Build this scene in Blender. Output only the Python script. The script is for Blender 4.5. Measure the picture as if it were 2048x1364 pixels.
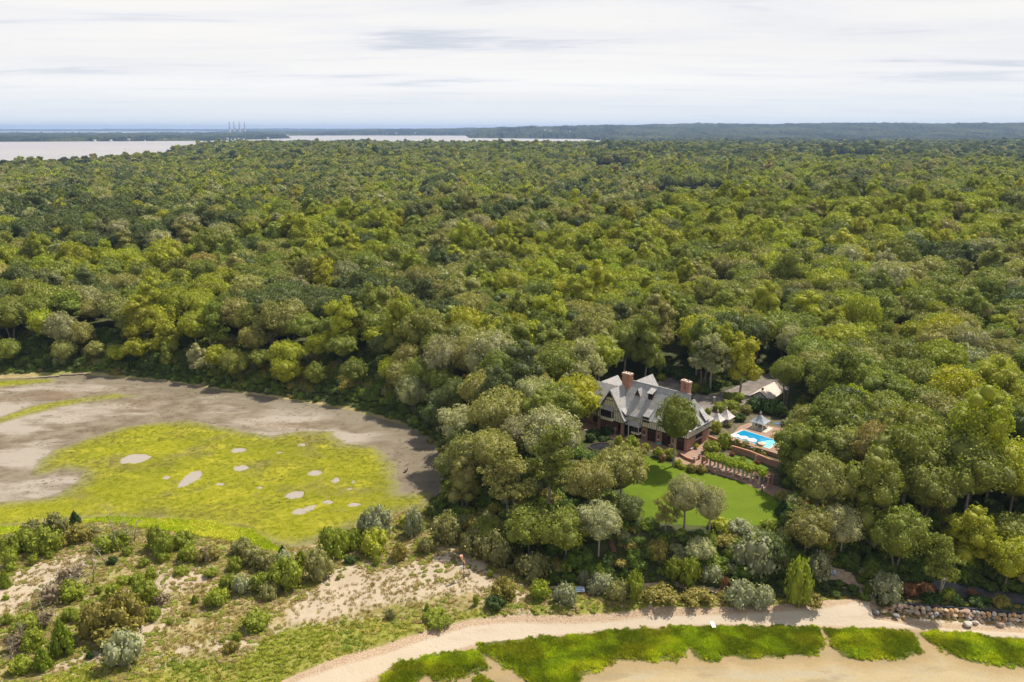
import bpy, math, random
import numpy as np
from mathutils import Vector, Matrix
R = math.radians
SC = bpy.context.scene
COL = SC.collection
for _o in list(bpy.data.objects):
    bpy.data.objects.remove(_o)

# ------------------------------------------------------------------ camera, world, sun, exposure
FPX, PITCH, CAMH = 1577.0, R(15.1), 100.0
cam = bpy.data.cameras.new('camera')
cam.sensor_width = 36.0
cam.lens = FPX / 2048 * 36.0
cam.clip_start = 1.0
cam.clip_end = 90000.0
camo = bpy.data.objects.new('camera', cam)
COL.objects.link(camo)
camo.location = (0, 0, CAMH)
camo.rotation_euler = (R(90) - PITCH, 0, 0)
SC.camera = camo

SUN_AZ = math.atan2(0.78, 0.63)      # from +Y towards +X
SUN_EL = R(56)
SUN_STRENGTH = 5.0
SKY_STRENGTH = 0.10
CLOUD_LEVEL = 0.78
HAZE_DENSITY = 4.2e-5
HAZE_COLOR = (0.42, 0.60, 0.93, 1)
w = bpy.data.worlds.new('World')
SC.world = w
w.use_nodes = True
nt = w.node_tree
nt.nodes.clear()
def wn(t, **k):
    n = nt.nodes.new(t)
    for a, b in k.items():
        if a.startswith('i_'):
            n.inputs[int(a[2:])].default_value = b
        else:
            setattr(n, a, b)
    return n
L = nt.links.new
out = wn('ShaderNodeOutputWorld'); bg = wn('ShaderNodeBackground')
sky = wn('ShaderNodeTexSky', sky_type='NISHITA', sun_disc=False, sun_elevation=SUN_EL, sun_rotation=SUN_AZ, altitude=100, air_density=1.0, dust_density=1.6)
tc = wn('ShaderNodeTexCoord'); sep = wn('ShaderNodeSeparateXYZ'); L(tc.outputs['Generated'], sep.inputs[0])
zc = wn('ShaderNodeMath', operation='MAXIMUM', i_1=0.0); L(sep.outputs[2], zc.inputs[0])
za = wn('ShaderNodeMath', operation='ADD', i_1=0.035); L(zc.outputs[0], za.inputs[0])
dx = wn('ShaderNodeMath', operation='DIVIDE'); L(sep.outputs[0], dx.inputs[0]); L(za.outputs[0], dx.inputs[1])
dy = wn('ShaderNodeMath', operation='DIVIDE'); L(sep.outputs[1], dy.inputs[0]); L(za.outputs[0], dy.inputs[1])
cmb = wn('ShaderNodeCombineXYZ'); L(dx.outputs[0], cmb.inputs[0]); L(dy.outputs[0], cmb.inputs[1])
mp = wn('ShaderNodeMapping'); mp.inputs['Scale'].default_value = (0.30, 0.75, 1); L(cmb.outputs[0], mp.inputs[0])
n1 = wn('ShaderNodeTexNoise'); n1.inputs['Scale'].default_value = 1.0; n1.inputs['Detail'].default_value = 10; n1.inputs['Roughness'].default_value = 0.62; n1.inputs['Distortion'].default_value = 0.4
L(mp.outputs[0], n1.inputs['Vector'])
mp2 = wn('ShaderNodeMapping'); mp2.inputs['Scale'].default_value = (0.05, 0.13, 1); mp2.inputs['Location'].default_value = (3.1, 7.7, 0); L(cmb.outputs[0], mp2.inputs[0])
n2 = wn('ShaderNodeTexNoise'); n2.inputs['Scale'].default_value = 1.0; n2.inputs['Detail'].default_value = 5
L(mp2.outputs[0], n2.inputs['Vector'])
# brightness of the cloud deck
cr = wn('ShaderNodeValToRGB'); L(n1.outputs[0], cr.inputs[0])
e = cr.color_ramp.elements
e[0].position = 0.32; e[0].color = (0.70, 0.735, 0.80, 1)
e[1].position = 0.55; e[1].color = (1.0, 0.982, 0.95, 1)
x = e.new(0.42); x.color = (0.93, 0.925, 0.935, 1)
cr2 = wn('ShaderNodeValToRGB'); L(n2.outputs[0], cr2.inputs[0])
e = cr2.color_ramp.elements
e[0].position = 0.34; e[0].color = (0.86, 0.87, 0.895, 1)
e[1].position = 0.62; e[1].color = (1.0, 0.99, 0.98, 1)
mulc = wn('ShaderNodeMix', data_type='RGBA', blend_type='MULTIPLY'); mulc.inputs[0].default_value = 1.0
L(cr.outputs[0], mulc.inputs[6]); L(cr2.outputs[0], mulc.inputs[7])
lev = wn('ShaderNodeMix', data_type='RGBA', blend_type='MULTIPLY'); lev.inputs[0].default_value = 1.0
L(mulc.outputs[2], lev.inputs[6]); lev.inputs[7].default_value = (CLOUD_LEVEL,) * 3 + (1,)
# pale blue band of clear air just above the horizon
hz = wn('ShaderNodeMapRange', i_1=0.0, i_2=0.085, i_3=1.0, i_4=0.0); hz.interpolation_type = 'SMOOTHSTEP'; L(sep.outputs[2], hz.inputs[0])
hzm = wn('ShaderNodeMath', operation='MULTIPLY', i_1=0.85); L(hz.outputs[0], hzm.inputs[0])
hmix = wn('ShaderNodeMix', data_type='RGBA'); L(hzm.outputs[0], hmix.inputs[0]); L(lev.outputs[2], hmix.inputs[6]); hmix.inputs[7].default_value = (0.61, 0.645, 0.675, 1)
# cover: broken overhead, closed when seen edge-on near the horizon
gap = wn('ShaderNodeMapRange', i_1=0.45, i_2=0.60, i_3=0.0, i_4=1.0); L(n1.outputs[0], gap.inputs[0])
elv = wn('ShaderNodeMapRange', i_1=0.12, i_2=0.5, i_3=0.0, i_4=1.0); L(sep.outputs[2], elv.inputs[0])
cov = wn('ShaderNodeMix', data_type='FLOAT'); cov.inputs[2].default_value = 1.0; L(elv.outputs[0], cov.inputs[0]); L(gap.outputs[0], cov.inputs[3])
skm = wn('ShaderNodeMix', data_type='RGBA', blend_type='MULTIPLY'); skm.inputs[0].default_value = 1.0
L(sky.outputs[0], skm.inputs[6]); skm.inputs[7].default_value = (SKY_STRENGTH,) * 3 + (1,)
fin = wn('ShaderNodeMix', data_type='RGBA'); L(cov.outputs[0], fin.inputs[0]); L(skm.outputs[2], fin.inputs[6]); L(hmix.outputs[2], fin.inputs[7])
L(fin.outputs[2], bg.inputs[0]); bg.inputs[1].default_value = 1.0
L(bg.outputs[0], out.inputs[0])
w.cycles.sampling_method = 'MANUAL'; w.cycles.sample_map_resolution = 512

sl = bpy.data.lights.new('sun', 'SUN')
sl.energy = SUN_STRENGTH; sl.angle = R(0.55); sl.color = (1.0, 0.925, 0.80)
so = bpy.data.objects.new('sun', sl); COL.objects.link(so)
SUNV = Vector((math.sin(SUN_AZ) * math.cos(SUN_EL), math.cos(SUN_AZ) * math.cos(SUN_EL), math.sin(SUN_EL)))
so.rotation_euler = SUNV.to_track_quat('Z', 'Y').to_euler()
so.location = (0, 0, 400)
vs = SC.view_settings
vs.view_transform = 'Standard'; vs.look = 'None'; vs.gamma = 1; vs.use_curve_mapping = False; vs.exposure = 0.45
cy = SC.cycles
cy.use_adaptive_sampling = True; cy.adaptive_threshold = 0.012; cy.adaptive_min_samples = 48
cy.max_bounces = 5; cy.diffuse_bounces = 2; cy.glossy_bounces = 2; cy.transmission_bounces = 2; cy.transparent_max_bounces = 4; cy.volume_bounces = 0
cy.sample_clamp_indirect = 4; cy.caustics_reflective = False; cy.caustics_refractive = False
cy.use_denoising = True
cy.time_limit = 1000

# ------------------------------------------------------------------ pixel <-> ground (authoring aid: where things stand)
cP, sP = math.cos(PITCH), math.sin(PITCH)
def G(u, v, z=0.0):
    a, b, c = u - 1024, 682 - v, FPX
    d = (a, c * cP + b * sP, -c * sP + b * cP)
    t = (z - CAMH) / d[2]
    return (d[0] * t, d[1] * t)
def Gp(pts, z=0.0):
    return np.array([G(u, v, z) for u, v in pts])
def proj(x, y, z):
    z = z - CAMH
    dep = y * cP - z * sP; up = y * sP + z * cP
    return 1024 + FPX * x / dep, 682 - FPX * up / dep

# ------------------------------------------------------------------ numpy helpers
def _h(i, j, s):
    n = (i.astype(np.int64) * 374761393 + j.astype(np.int64) * 668265263 + s * 1442695041) & 0xffffffff
    n = ((n ^ (n >> 13)) * 1274126177) & 0xffffffff
    n = (n ^ (n >> 16)) & 0xffffff
    return n / float(0xffffff)
def vnoise(x, y, s=0):
    x = np.asarray(x, float); y = np.asarray(y, float)
    i = np.floor(x); j = np.floor(y); fx = x - i; fy = y - j
    fx = fx * fx * (3 - 2 * fx); fy = fy * fy * (3 - 2 * fy)
    a = _h(i, j, s); b = _h(i + 1, j, s); c = _h(i, j + 1, s); d = _h(i + 1, j + 1, s)
    return (a * (1 - fx) + b * fx) * (1 - fy) + (c * (1 - fx) + d * fx) * fy
def fbm(x, y, s=0, o=4):
    v = 0; a = 0.5; t = 0
    for k in range(o):
        v = v + a * vnoise(x * 2 ** k, y * 2 ** k, s + k * 17); t += a; a *= 0.5
    return v / t
def inside(px, py, poly):
    c = np.zeros(np.shape(px), bool)
    n = len(poly); j = n - 1
    for i in range(n):
        xi, yi = poly[i]; xj, yj = poly[j]
        if yi != yj:
            m = ((yi > py) != (yj > py)) & (px < (xj - xi) * (py - yi) / (yj - yi) + xi)
            c ^= m
        j = i
    return c
def sdf(px, py, poly, closed=True):
    px = np.asarray(px, float); py = np.asarray(py, float)
    d = np.full(px.shape, 1e18)
    n = len(poly)
    for i in range(n if closed else n - 1):
        x0, y0 = poly[i]; x1, y1 = poly[(i + 1) % n]
        ex, ey = x1 - x0, y1 - y0; l = ex * ex + ey * ey + 1e-9
        t = np.clip(((px - x0) * ex + (py - y0) * ey) / l, 0, 1)
        d = np.minimum(d, (px - x0 - t * ex) ** 2 + (py - y0 - t * ey) ** 2)
    d = np.sqrt(d)
    if closed:
        d = np.where(inside(px, py, poly), d, -d)
    return d
def sm(e0, e1, x):
    t = np.clip((x - e0) / (e1 - e0), 0, 1)
    return t * t * (3 - 2 * t)

# ------------------------------------------------------------------ where the regions lie
UP = Gp([(-900, 735), (-400, 745), (0, 748), (170, 742), (330, 757), (430, 772), (600, 797), (700, 812), (800, 840), (850, 868), (882, 900), (888, 940), (884, 985), (860, 1010), (850, 1035), (900, 1075), (960, 1110), (1040, 1155), (1080, 1185), (1180, 1192), (1300, 1195), (1500, 1204), (1740, 1204), (1800, 1214), (2048, 1226), (2900, 1260)], 1.0)
UPoly = np.vstack([UP, [(900, 160), (900, 60), (4000, 60), (40000, 60000), (-40000, 60000), (-4000, 400)]])
RIP = Gp([(1748, 1206), (1790, 1216), (1850, 1219), (1960, 1224), (2048, 1228), (2400, 1246), (2900, 1262), (2900, 1300), (2048, 1262), (1850, 1248), (1750, 1232)], 1.0)
COVE = Gp([(-700, 758), (-300, 760), (0, 757), (170, 750), (330, 762), (430, 778), (600, 803), (700, 820), (810, 850), (865, 880), (885, 930), (878, 985), (850, 1012), (800, 1018), (700, 1050), (640, 1078), (600, 1090), (545, 1086), (500, 1062), (430, 1050), (330, 1038), (230, 1030), (70, 1042), (0, 1056), (-300, 1090), (-700, 1110)], 0.5)
MARSH = Gp([(62, 945), (80, 920), (110, 900), (150, 885), (200, 870), (240, 855), (310, 845), (380, 840), (450, 855), (540, 872), (600, 862), (660, 862), (690, 887), (750, 893), (788, 925), (795, 960), (800, 988), (866, 985), (856, 1016), (800, 1026), (700, 1058), (640, 1084), (600, 1096), (540, 1094), (490, 1072), (430, 1060), (330, 1048), (200, 1040), (70, 1052), (-50, 1070), (-300, 1100), (-700, 1130), (-700, 1010), (-300, 1010), (0, 1005), (100, 995), (150, 970), (165, 945), (120, 940), (80, 952)], 0.5)
MARSH2 = Gp([(-300, 835), (0, 835), (60, 812), (130, 799), (230, 787), (282, 791), (240, 798), (140, 810), (70, 827), (0, 848), (-300, 860)], 0.5)
MARSH3 = Gp([(-300, 760), (0, 760), (50, 757), (112, 758), (105, 766), (0, 776), (-300, 782)], 0.5)
BEACH = Gp([(380, 1450), (590, 1364), (700, 1325), (780, 1295), (850, 1270), (930, 1250), (1020, 1240), (1100, 1240), (1200, 1235), (1300, 1225), (1500, 1219), (1640, 1214), (1700, 1203), (1745, 1208), (1765, 1226), (1850, 1240), (2048, 1252), (2900, 1290), (2900, 1380), (2048, 1292), (1950, 1280), (1850, 1264), (1790, 1262), (1640, 1260), (1430, 1256), (1250, 1266), (1100, 1280), (960, 1296), (880, 1315), (800, 1340), (740, 1370), (600, 1450)], 0.8)
TIDAL = np.vstack([Gp([(600, 1450), (740, 1368), (800, 1338), (880, 1313), (960, 1294), (1100, 1278), (1250, 1264), (1430, 1254), (1640, 1258), (1790, 1260), (1850, 1262), (1950, 1278), (2048, 1290), (2900, 1375)], 0.3), [(400, 20), (-60, 20)]])
SPART = [Gp(p, 0.3) for p in (
    [(758, 1352), (800, 1328), (880, 1309), (955, 1300), (972, 1318), (975, 1338), (930, 1350), (890, 1362), (850, 1352), (820, 1372), (770, 1385)],
    [(930, 1375), (960, 1352), (990, 1362), (985, 1380)],
    [(958, 1287), (1050, 1279), (1160, 1269), (1250, 1261), (1440, 1251), (1636, 1255), (1650, 1275), (1645, 1290), (1635, 1308), (1560, 1312), (1500, 1316), (1445, 1309), (1425, 1325), (1395, 1318), (1378, 1295), (1368, 1316), (1300, 1322), (1240, 1318), (1170, 1346), (1160, 1375), (1075, 1385), (1040, 1345), (1000, 1325), (960, 1306)],
    [(1640, 1256), (1790, 1258), (1822, 1266), (1838, 1284), (1845, 1304), (1800, 1315), (1720, 1318), (1686, 1312), (1662, 1286)],
    [(1836, 1264), (1900, 1265), (2048, 1281), (2200, 1292), (2200, 1332), (1990, 1330), (1930, 1320), (1870, 1290)],
    [(1985, 1350 - 60), (2010, 1290), (2005, 1300)],
)]
SPART = SPART[:5]
SANDP = [Gp(p, 2.0) for p in (
    [(90, 1112), (160, 1102), (215, 1112), (190, 1135), (150, 1170), (60, 1215), (-100, 1270), (-300, 1300), (-300, 1190), (0, 1150)],
    [(290, 1160), (330, 1140), (390, 1133), (435, 1146), (400, 1180), (345, 1188), (350, 1215), (310, 1280), (290, 1320), (200, 1330), (95, 1350), (120, 1330), (190, 1300), (235, 1262), (250, 1230), (230, 1195)],
    [(310, 1300), (400, 1282), (480, 1270), (560, 1262), (500, 1285), (420, 1305), (300, 1325)],
    [(560, 1262), (600, 1190), (640, 1140), (700, 1125), (850, 1112), (930, 1100), (980, 1125), (1020, 1160), (990, 1178), (880, 1195), (760, 1215), (650, 1250)],
    [(1032, 1168), (1048, 1168), (1055, 1205), (1058, 1245), (1036, 1245), (1038, 1205)],
    [(10, 1055), (60, 1045), (120, 1038), (130, 1046), (60, 1056), (20, 1064)],
    [(560, 1095), (640, 1088), (720, 1050), (780, 1035), (700, 1070), (640, 1100), (590, 1110)],
    [(800, 1090), (830, 1075), (850, 1060), (840, 1090), (810, 1110)],
    [(380, 1145), (430, 1140), (400, 1180)],
)]
VEGB = [Gp(p, 1.5) for p in (   # lush ground cover
    [(-200, 1450), (60, 1364), (180, 1340), (330, 1312), (420, 1320), (560, 1262), (700, 1245), (800, 1240), (960, 1225), (1035, 1215), (1060, 1235), (930, 1246), (850, 1266), (780, 1290), (700, 1320), (580, 1364), (380, 1450)],
    [(1060, 1212), (1180, 1200), (1400, 1198), (1600, 1205), (1690, 1200), (1600, 1218), (1300, 1224), (1060, 1240)],
    [(-200, 1075), (0, 1050), (230, 1028), (400, 1035), (500, 1055), (545, 1080), (560, 1100), (480, 1090), (380, 1070), (200, 1040), (0, 1075)],
)]
LAWN = Gp([(1236, 904), (1262, 900), (1310, 918), (1400, 945), (1470, 960), (1520, 975), (1548, 987), (1557, 1010), (1560, 1040), (1520, 1052), (1430, 1053), (1330, 1048), (1280, 1036), (1255, 1000), (1235, 950), (1222, 915)], 10)
PLAT = Gp([(1090, 860), (1160, 790), (1230, 740), (1330, 730), (1420, 735), (1540, 720), (1700, 730), (1700, 850), (1640, 1000), (1590, 1050), (1430, 1056), (1300, 1050), (1180, 1030), (1090, 980), (1060, 900)], 10)
def gband(pts, z):
    return Gp(pts, z)
MEADOWS = [np.array([(.150 * 930, 930), (.285 * 930, 930), (.275 * 1235, 1235), (.20 * 1215, 1215), (.165 * 1180, 1180)]), np.array([(.085 * 1480, 1480), (.165 * 1480, 1480), (.150 * 1930, 1930), (.10 * 1900, 1900)]), np.array([(.36 * 2100, 2100), (.52 * 2100, 2100), (.50 * 2600, 2600), (.38 * 2550, 2550)])]

# coast lines of the far land, metres
def Gd(pts, z):
    return [G(u, v, z) for u, v in pts]
MAIN = np.array([(-3000, -500)] + [(-3600, 1700)] + Gd([(-300, 333), (0, 326), (60, 324), (130, 321), (230, 312), (300, 308)], 22) + Gd([(318, 299), (420, 284.5)], 20) + Gd([(560, 278.5), (650, 279), (740, 277), (900, 282), (1000, 282), (1160, 282), (1240, 279)], 34) + Gd([(1160, 278.0), (930, 276.2), (925, 271.2), (740, 271.0)], 0) + Gd([(560, 271.5)], 0) + [G(600, 276.5, 0), G(430, 282, 0), G(300, 282.7, 0), G(0, 284, 0), G(-500, 286, 0), (-16000, 9000), (-16000, 13000)] + Gd([(-400,269),(0, 269), (200, 269), (385, 268.0)], 0) + [G(425, 266.0, 0), G(440,263.6,0),(-9500, 26500), (-30000, 26500), (-30000, 60000), (60000, 60000), (60000, -500)])

def height(x, y):
    x = np.asarray(x, float); y = np.asarray(y, float)
    shp = x.shape; x = x.ravel(); y = y.ravel()
    z = np.zeros(x.shape)
    r = np.hypot(x, y)
    near = r < 700
    if near.any():
        X, Y = x[near], y[near]
        d = sdf(X, Y, UPoly)
        dunes = 1.2 + 1.6 * sm(0, 14, sdf(X, Y, COVE) * -1) * fbm(X / 16, Y / 16, 3)*1.3
        dc = sdf(X, Y, COVE)
        low = np.where(dc > -8, 0.45 + (dunes - 0.45) * sm(0, -8, dc), dunes)
        dt = sdf(X, Y, TIDAL)
        low = np.where(sdf(X, Y, RIP) > -1, 0.5 + (low - .5) * sm(0, -1, sdf(X, Y, RIP)), low)
        low = np.where(dt > -7, 0.15 + (low - 0.15) * sm(1, -9, dt), low)
        low = np.where(dt > 0, np.maximum(0.15 - 0.004 * dt, -.3), low)
        up = 9.0 * sm(0, 26, d) + 12 * sm(45, 330, d - 0.0) * sm(250, 420, Y) + 5.0 * sm(30, 90, d) * (fbm(X / 70, Y / 70, 9) - 0.45)
        zz = np.where(d > 0, np.maximum(low, 0.9) * 0 + 1.0 + up, low)
        zz = np.where((d > -3) & (d <= 3), low * (1 - sm(-3, 3, d)) + (1.0 + 9.0 * sm(0, 26, np.maximum(d, 0))) * sm(-3, 3, d), zz)
        zz = np.where((d > 0.2) & (X > G(1790, 1214, 2)[0]) & (Y < 200), np.maximum(zz, 2.05), zz)
        dp = sdf(X, Y, PLAT)
        k = sm(-14, 0, dp)
        zz = np.where(d > 0, zz * (1 - k) + (10.0) * k * 1.0, zz)
        k2 = sm(0, 0.1, dp)
        zz = zz * (1 - k2) + 9.95 * k2
        z[near] = zz
    far = ~near | (r > 450)
    if far.any():
        X, Y = x[far], y[far]; rr = r[far]
        ridge = 560 + 0.16 * X + 90 * (fbm(X / 330, 0 * X, 21) - .5)
        t = Y - ridge
        hh = 9 + 20 * np.exp(-(np.where(t < 0, t / 230, t / 120)) ** 2) * sm(-420, -150, X + 0.0) + 9 * np.exp(-(np.where(t < 0, t / 260, t / 90)) ** 2)
        hh = hh + 26 * (fbm(X / 240, Y / 200, 31, 3) - 0.5) * sm(500, 900, rr) + 22 * (fbm(X / 900, Y / 900, 37, 3) - 0.5) * sm(900, 1600, rr)
        angl = X / np.maximum(Y, 1)
        hh = hh - (hh - 3) * sm(-0.28, -0.42, angl) * sm(800, 1500, rr)
        # second rise on the right
        hh = hh + 10 * np.exp(-((Y - 1250 - 0.1 * X) / 230) ** 2) * sm(100, 500, X)
        hh = hh * (1 - 0.8 * sm(2900, 3600, Y) * sm(1200, 600, X) * sm(5600, 5000, Y)) if True else hh
        # mainland hills far away, higher to the right
        ang = X / np.maximum(Y, 1)
        rise = (1 - .85 * sm(-.14, -.27, ang) * sm(23000, 20000, rr)) * sm(6500, 11000, rr) * (38 + 84 * sm(-0.2, 0.25, ang) + 70 * (fbm(X / 2600, Y / 1500, 41, 4) - 0.5))
        hh = hh + rise
        dm = sdf(X, Y, MAIN)
        edge = sm(0, 40 + rr * 0.02, dm)
        hh = np.where(rr > 900, -6 + (np.maximum(hh, 4) + 6) * edge, hh)
        zn = z[far]
        k = np.where(near[far], sm(450, 640, rr), 1.0)
        z[far] = zn * (1 - k) + hh * k
    return z.reshape(shp)
def hz1(x, y):
    return float(height(np.array([x]), np.array([y]))[0])

# ------------------------------------------------------------------ materials
MATS = {}
class NB:
    """small node builder"""
    def __init__(s, name):
        s.m = bpy.data.materials.new(name); s.m.use_nodes = True
        s.t = s.m.node_tree; s.t.nodes.clear()
        s.o = s.t.nodes.new('ShaderNodeOutputMaterial')
        MATS[name] = s.m
    def n(s, typ, ins=None, **k):
        nd = s.t.nodes.new('ShaderNode' + typ)
        for a, b in k.items(): setattr(nd, a, b)
        for a, b in (ins or {}).items():
            if isinstance(b, bpy.types.NodeSocket): s.t.links.new(b, nd.inputs[a])
            elif b is not None:
                if isinstance(b, tuple) and len(b) == 3 and nd.inputs[a].type == 'RGBA': b = b + (1,)
                nd.inputs[a].default_value = b
        return nd
    def math(s, op, a, b=None, c=None, clamp=False):
        nd = s.n('Math', {0: a, **({1: b} if b is not None else {}), **({2: c} if c is not None else {})}, operation=op)
        nd.use_clamp = clamp
        return nd.outputs[0]
    def mix(s, f, a, b, bt='MIX'):
        return s.n('Mix', {0: f, 6: a, 7: b}, data_type='RGBA', blend_type=bt).outputs[2]
    def mr(s, v, a, b, c=0.0, d=1.0, smooth=True):
        nd = s.n('MapRange', {0: v, 1: a, 2: b, 3: c, 4: d}); nd.interpolation_type = 'SMOOTHSTEP' if smooth else 'LINEAR'
        return nd.outputs[0]
    def noise(s, vec, scale, detail=4, rough=0.55, dist=0.0):
        return s.n('TexNoise', {'Vector': vec, 'Scale': scale, 'Detail': detail, 'Roughness': rough, 'Distortion': dist}).outputs[0]
    def pos(s):
        return s.n('NewGeometry').outputs['Position']
    def obj(s):
        return s.n('TexCoord').outputs['Object']
    def scale(s, v, sc):
        return s.n('Mapping', {0: v, 3: sc}).outputs[0]
    def bsdf(s, col, rough=0.8, spec=0.3, bump=None, bs=0.5, bd=0.1, **k):
        ins = {'Base Color': col, 'Roughness': rough, 'Specular IOR Level': spec}; ins.update(k)
        if bump is not None:
            ins['Normal'] = s.n('Bump', {'Height': bump, 'Strength': bs, 'Distance': bd}).outputs[0]
        b = s.n('BsdfPrincipled', ins)
        s.t.links.new(b.outputs[0], s.o.inputs[0])
        return s.m
def simple(name, col, rough=0.7, var=0.15, sc=3.0, spec=0.3, bump=0.0, metallic=0.0, emis=None):
    b = NB(name)
    p = b.obj()
    n = b.noise(p, sc, 5, 0.6)
    c = b.mix(b.mr(n, 0.3, 0.7), tuple(v * (1 - var) for v in col), tuple(min(1, v * (1 + var)) for v in col))
    k = {'Metallic': metallic}
    return b.bsdf(c, rough, spec, n if bump else None, bump, 0.05, **k)

def foliage(name, trans=0.22):
    b = NB(name)
    at = b.n('Attribute', attribute_type='INSTANCER', attribute_name='tint')
    lv = b.n('Attribute', attribute_type='GEOMETRY', attribute_name='lv').outputs['Fac']
    nz = b.noise(b.obj(), 0.35, 2)
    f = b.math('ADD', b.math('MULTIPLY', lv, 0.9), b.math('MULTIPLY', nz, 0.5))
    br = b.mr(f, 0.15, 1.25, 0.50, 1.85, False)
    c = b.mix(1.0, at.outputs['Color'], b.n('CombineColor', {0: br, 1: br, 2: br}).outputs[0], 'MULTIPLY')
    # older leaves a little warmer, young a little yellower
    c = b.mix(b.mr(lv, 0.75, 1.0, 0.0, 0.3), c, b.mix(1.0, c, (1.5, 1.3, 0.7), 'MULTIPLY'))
    d = b.n('BsdfPrincipled', {'Base Color': c, 'Roughness': 0.6, 'Specular IOR Level': 0.25})
    t = b.n('BsdfTranslucent', {'Color': b.mix(1.0, c, (1.5, 1.7, 0.5), 'MULTIPLY')})
    mx = b.n('MixShader', {0: trans, 1: d.outputs[0], 2: t.outputs[0]})
    b.t.links.new(mx.outputs[0], b.o.inputs[0])
    return b.m
M_leaf = foliage('foliage')
M_bark = simple('bark', (0.20, 0.17, 0.135), 0.9, 0.35, 2.0, 0.1)
M_palebark = simple('pale_bark', (0.33, 0.29, 0.24), 0.9, 0.3, 2.0, 0.1)
M_dead = simple('weathered_wood', (0.27, 0.225, 0.17), 0.9, 0.3, 1.5, 0.1)

# ground
def ground_material():
    b = NB('ground')
    p = b.pos()
    A = b.n('Attribute', attribute_type='GEOMETRY', attribute_name='zone_a')
    B = b.n('Attribute', attribute_type='GEOMETRY', attribute_name='zone_b')
    D = b.n('Attribute', attribute_type='GEOMETRY', attribute_name='zone_c')
    sa = b.n('SeparateColor', {0: A.outputs['Color']}); sb = b.n('SeparateColor', {0: B.outputs['Color']}); sd = b.n('SeparateColor', {0: D.outputs['Color']})
    nL = b.noise(p, 0.035, 4, 0.6); nM = b.noise(p, 0.16, 6, 0.65); nS = b.noise(p, 0.9, 5, 0.7); nF = b.noise(p, 3.5, 3, 0.7)
    jit = b.math('ADD', b.math('MULTIPLY', b.math('SUBTRACT', nM, 0.5), 0.7), b.math('MULTIPLY', b.math('SUBTRACT', nS, 0.5), 0.5))
    def mask(ch, j=0.35, wd=0.05, off=0.0):
        v = b.math('ADD', ch, b.math('MULTIPLY', jit, j))
        return b.mr(v, 0.5 + off - wd, 0.5 + off + wd)
    # forest floor
    col = b.mix(b.mr(nM, 0.35, 0.65), (0.040, 0.055, 0.014), (0.085, 0.085, 0.035))
    col = b.mix(b.mr(nS, 0.5, 0.7), col, (0.065, 0.09, 0.020))
    # dune: dry grass over sand
    grass = b.mix(b.mr(nM, 0.35, 0.62), (0.20, 0.165, 0.055), (0.33, 0.26, 0.12))
    grass = b.mix(b.mr(nL, 0.45, 0.62), grass, (0.18, 0.19, 0.030))
    spk = b.mr(nF, 0.42, 0.62)
    sand = b.mix(b.mr(nM, 0.3, 0.7), (0.345, 0.275, 0.190), (0.44, 0.37, 0.28))
    dunec = b.mix(b.mr(b.math('ADD', b.math('MULTIPLY', nS, 0.6), b.math('MULTIPLY', nF, 0.4)), 0.50, 0.62, 0.0, 0.8), grass, sand)
    col = b.mix(mask(sa.outputs[2], 0.15, 0.06), col, dunec)
    # lush ground cover
    veg = b.mix(b.mr(nS, 0.35, 0.65), (0.16, 0.18, 0.022), (0.30, 0.26, 0.06))
    veg = b.mix(b.mr(nF, 0.45, 0.7), veg, (0.10, 0.13, 0.018))
    col = b.mix(mask(sb.outputs[2], 0.6, 0.12), col, veg)
    # open sand patches with sparse stubble
    stub = b.mix(b.mr(b.math('ADD', b.math('MULTIPLY', nF, 0.65), b.math('MULTIPLY', nM, 0.35)), 0.53, 0.60, 0.0, 0.8), sand, (0.30, 0.22, 0.10))
    col = b.mix(mask(sb.outputs[1], 1.5, 0.16), col, stub)
    # mud of the cove
    mud = b.mix(b.mr(nM, 0.35, 0.65), (0.135, 0.104, 0.068), (0.205, 0.168, 0.120))
    mud = b.mix(b.mr(b.noise(b.scale(p, (0.4, 1.0, 1)), 0.05, 6, 0.68), 0.46, 0.58), mud, (0.300, 0.260, 0.210))
    brn = b.mr(b.math('ADD', b.math('MULTIPLY', b.noise(b.scale(p, (0.7, 1, 1)), 0.022, 3), 0.7), b.math('MULTIPLY', nS, 0.3)), 0.56, 0.60)
    mud = b.mix(b.math('MULTIPLY', brn, b.mr(nF, 0.40, 0.55, 0.0, 0.85)), mud, (0.17, 0.115, 0.065))
    mud = b.mix(b.mr(sa.outputs[0], 0.5, 1.0, 0.35, 0.0), mud, (0.15, 0.13, 0.095))
    fb = b.n('Attribute', attribute_type='GEOMETRY', attribute_name='from_bank').outputs['Fac']
    fb = b.math('ADD', fb, b.math('MULTIPLY', b.math('SUBTRACT', b.noise(p, 0.06, 4, 0.6), 0.5), 0.9))
    mud = b.mix(b.mr(fb, 0.15, 0.62, 0.75, 0.0), mud, (0.150, 0.125, 0.085))
    mud = b.mix(b.mr(nS, 0.62, 0.74, 0, 0.5), mud, (0.12, 0.11, 0.05))
    col = b.mix(mask(sa.outputs[0], 0.12, 0.03), col, mud)
    # salt marsh
    mg = b.mix(b.mr(nL, 0.35, 0.65), (0.185, 0.185, 0.012), (0.245, 0.235, 0.012))
    mg = b.mix(b.mr(b.noise(b.scale(p, (0.7, 1.5, 1)), 0.11, 5, 0.6), 0.50, 0.68), mg, (0.32, 0.29, 0.02))
    mg = b.mix(b.mr(b.noise(p, 0.055, 5, 0.65), 0.52, 0.66, 0.0, 0.75), mg, (0.175, 0.145, 0.05))
    mg = b.mix(b.mr(nS, 0.55, 0.75, 0.0, 0.5), mg, (0.10, 0.105, 0.012))
    rim = b.mix(b.mr(nF, 0.3, 0.7), (0.15, 0.14, 0.06), (0.22, 0.20, 0.09))
    col = b.mix(mask(sa.outputs[1], 0.55, 0.10), col, rim)
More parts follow.
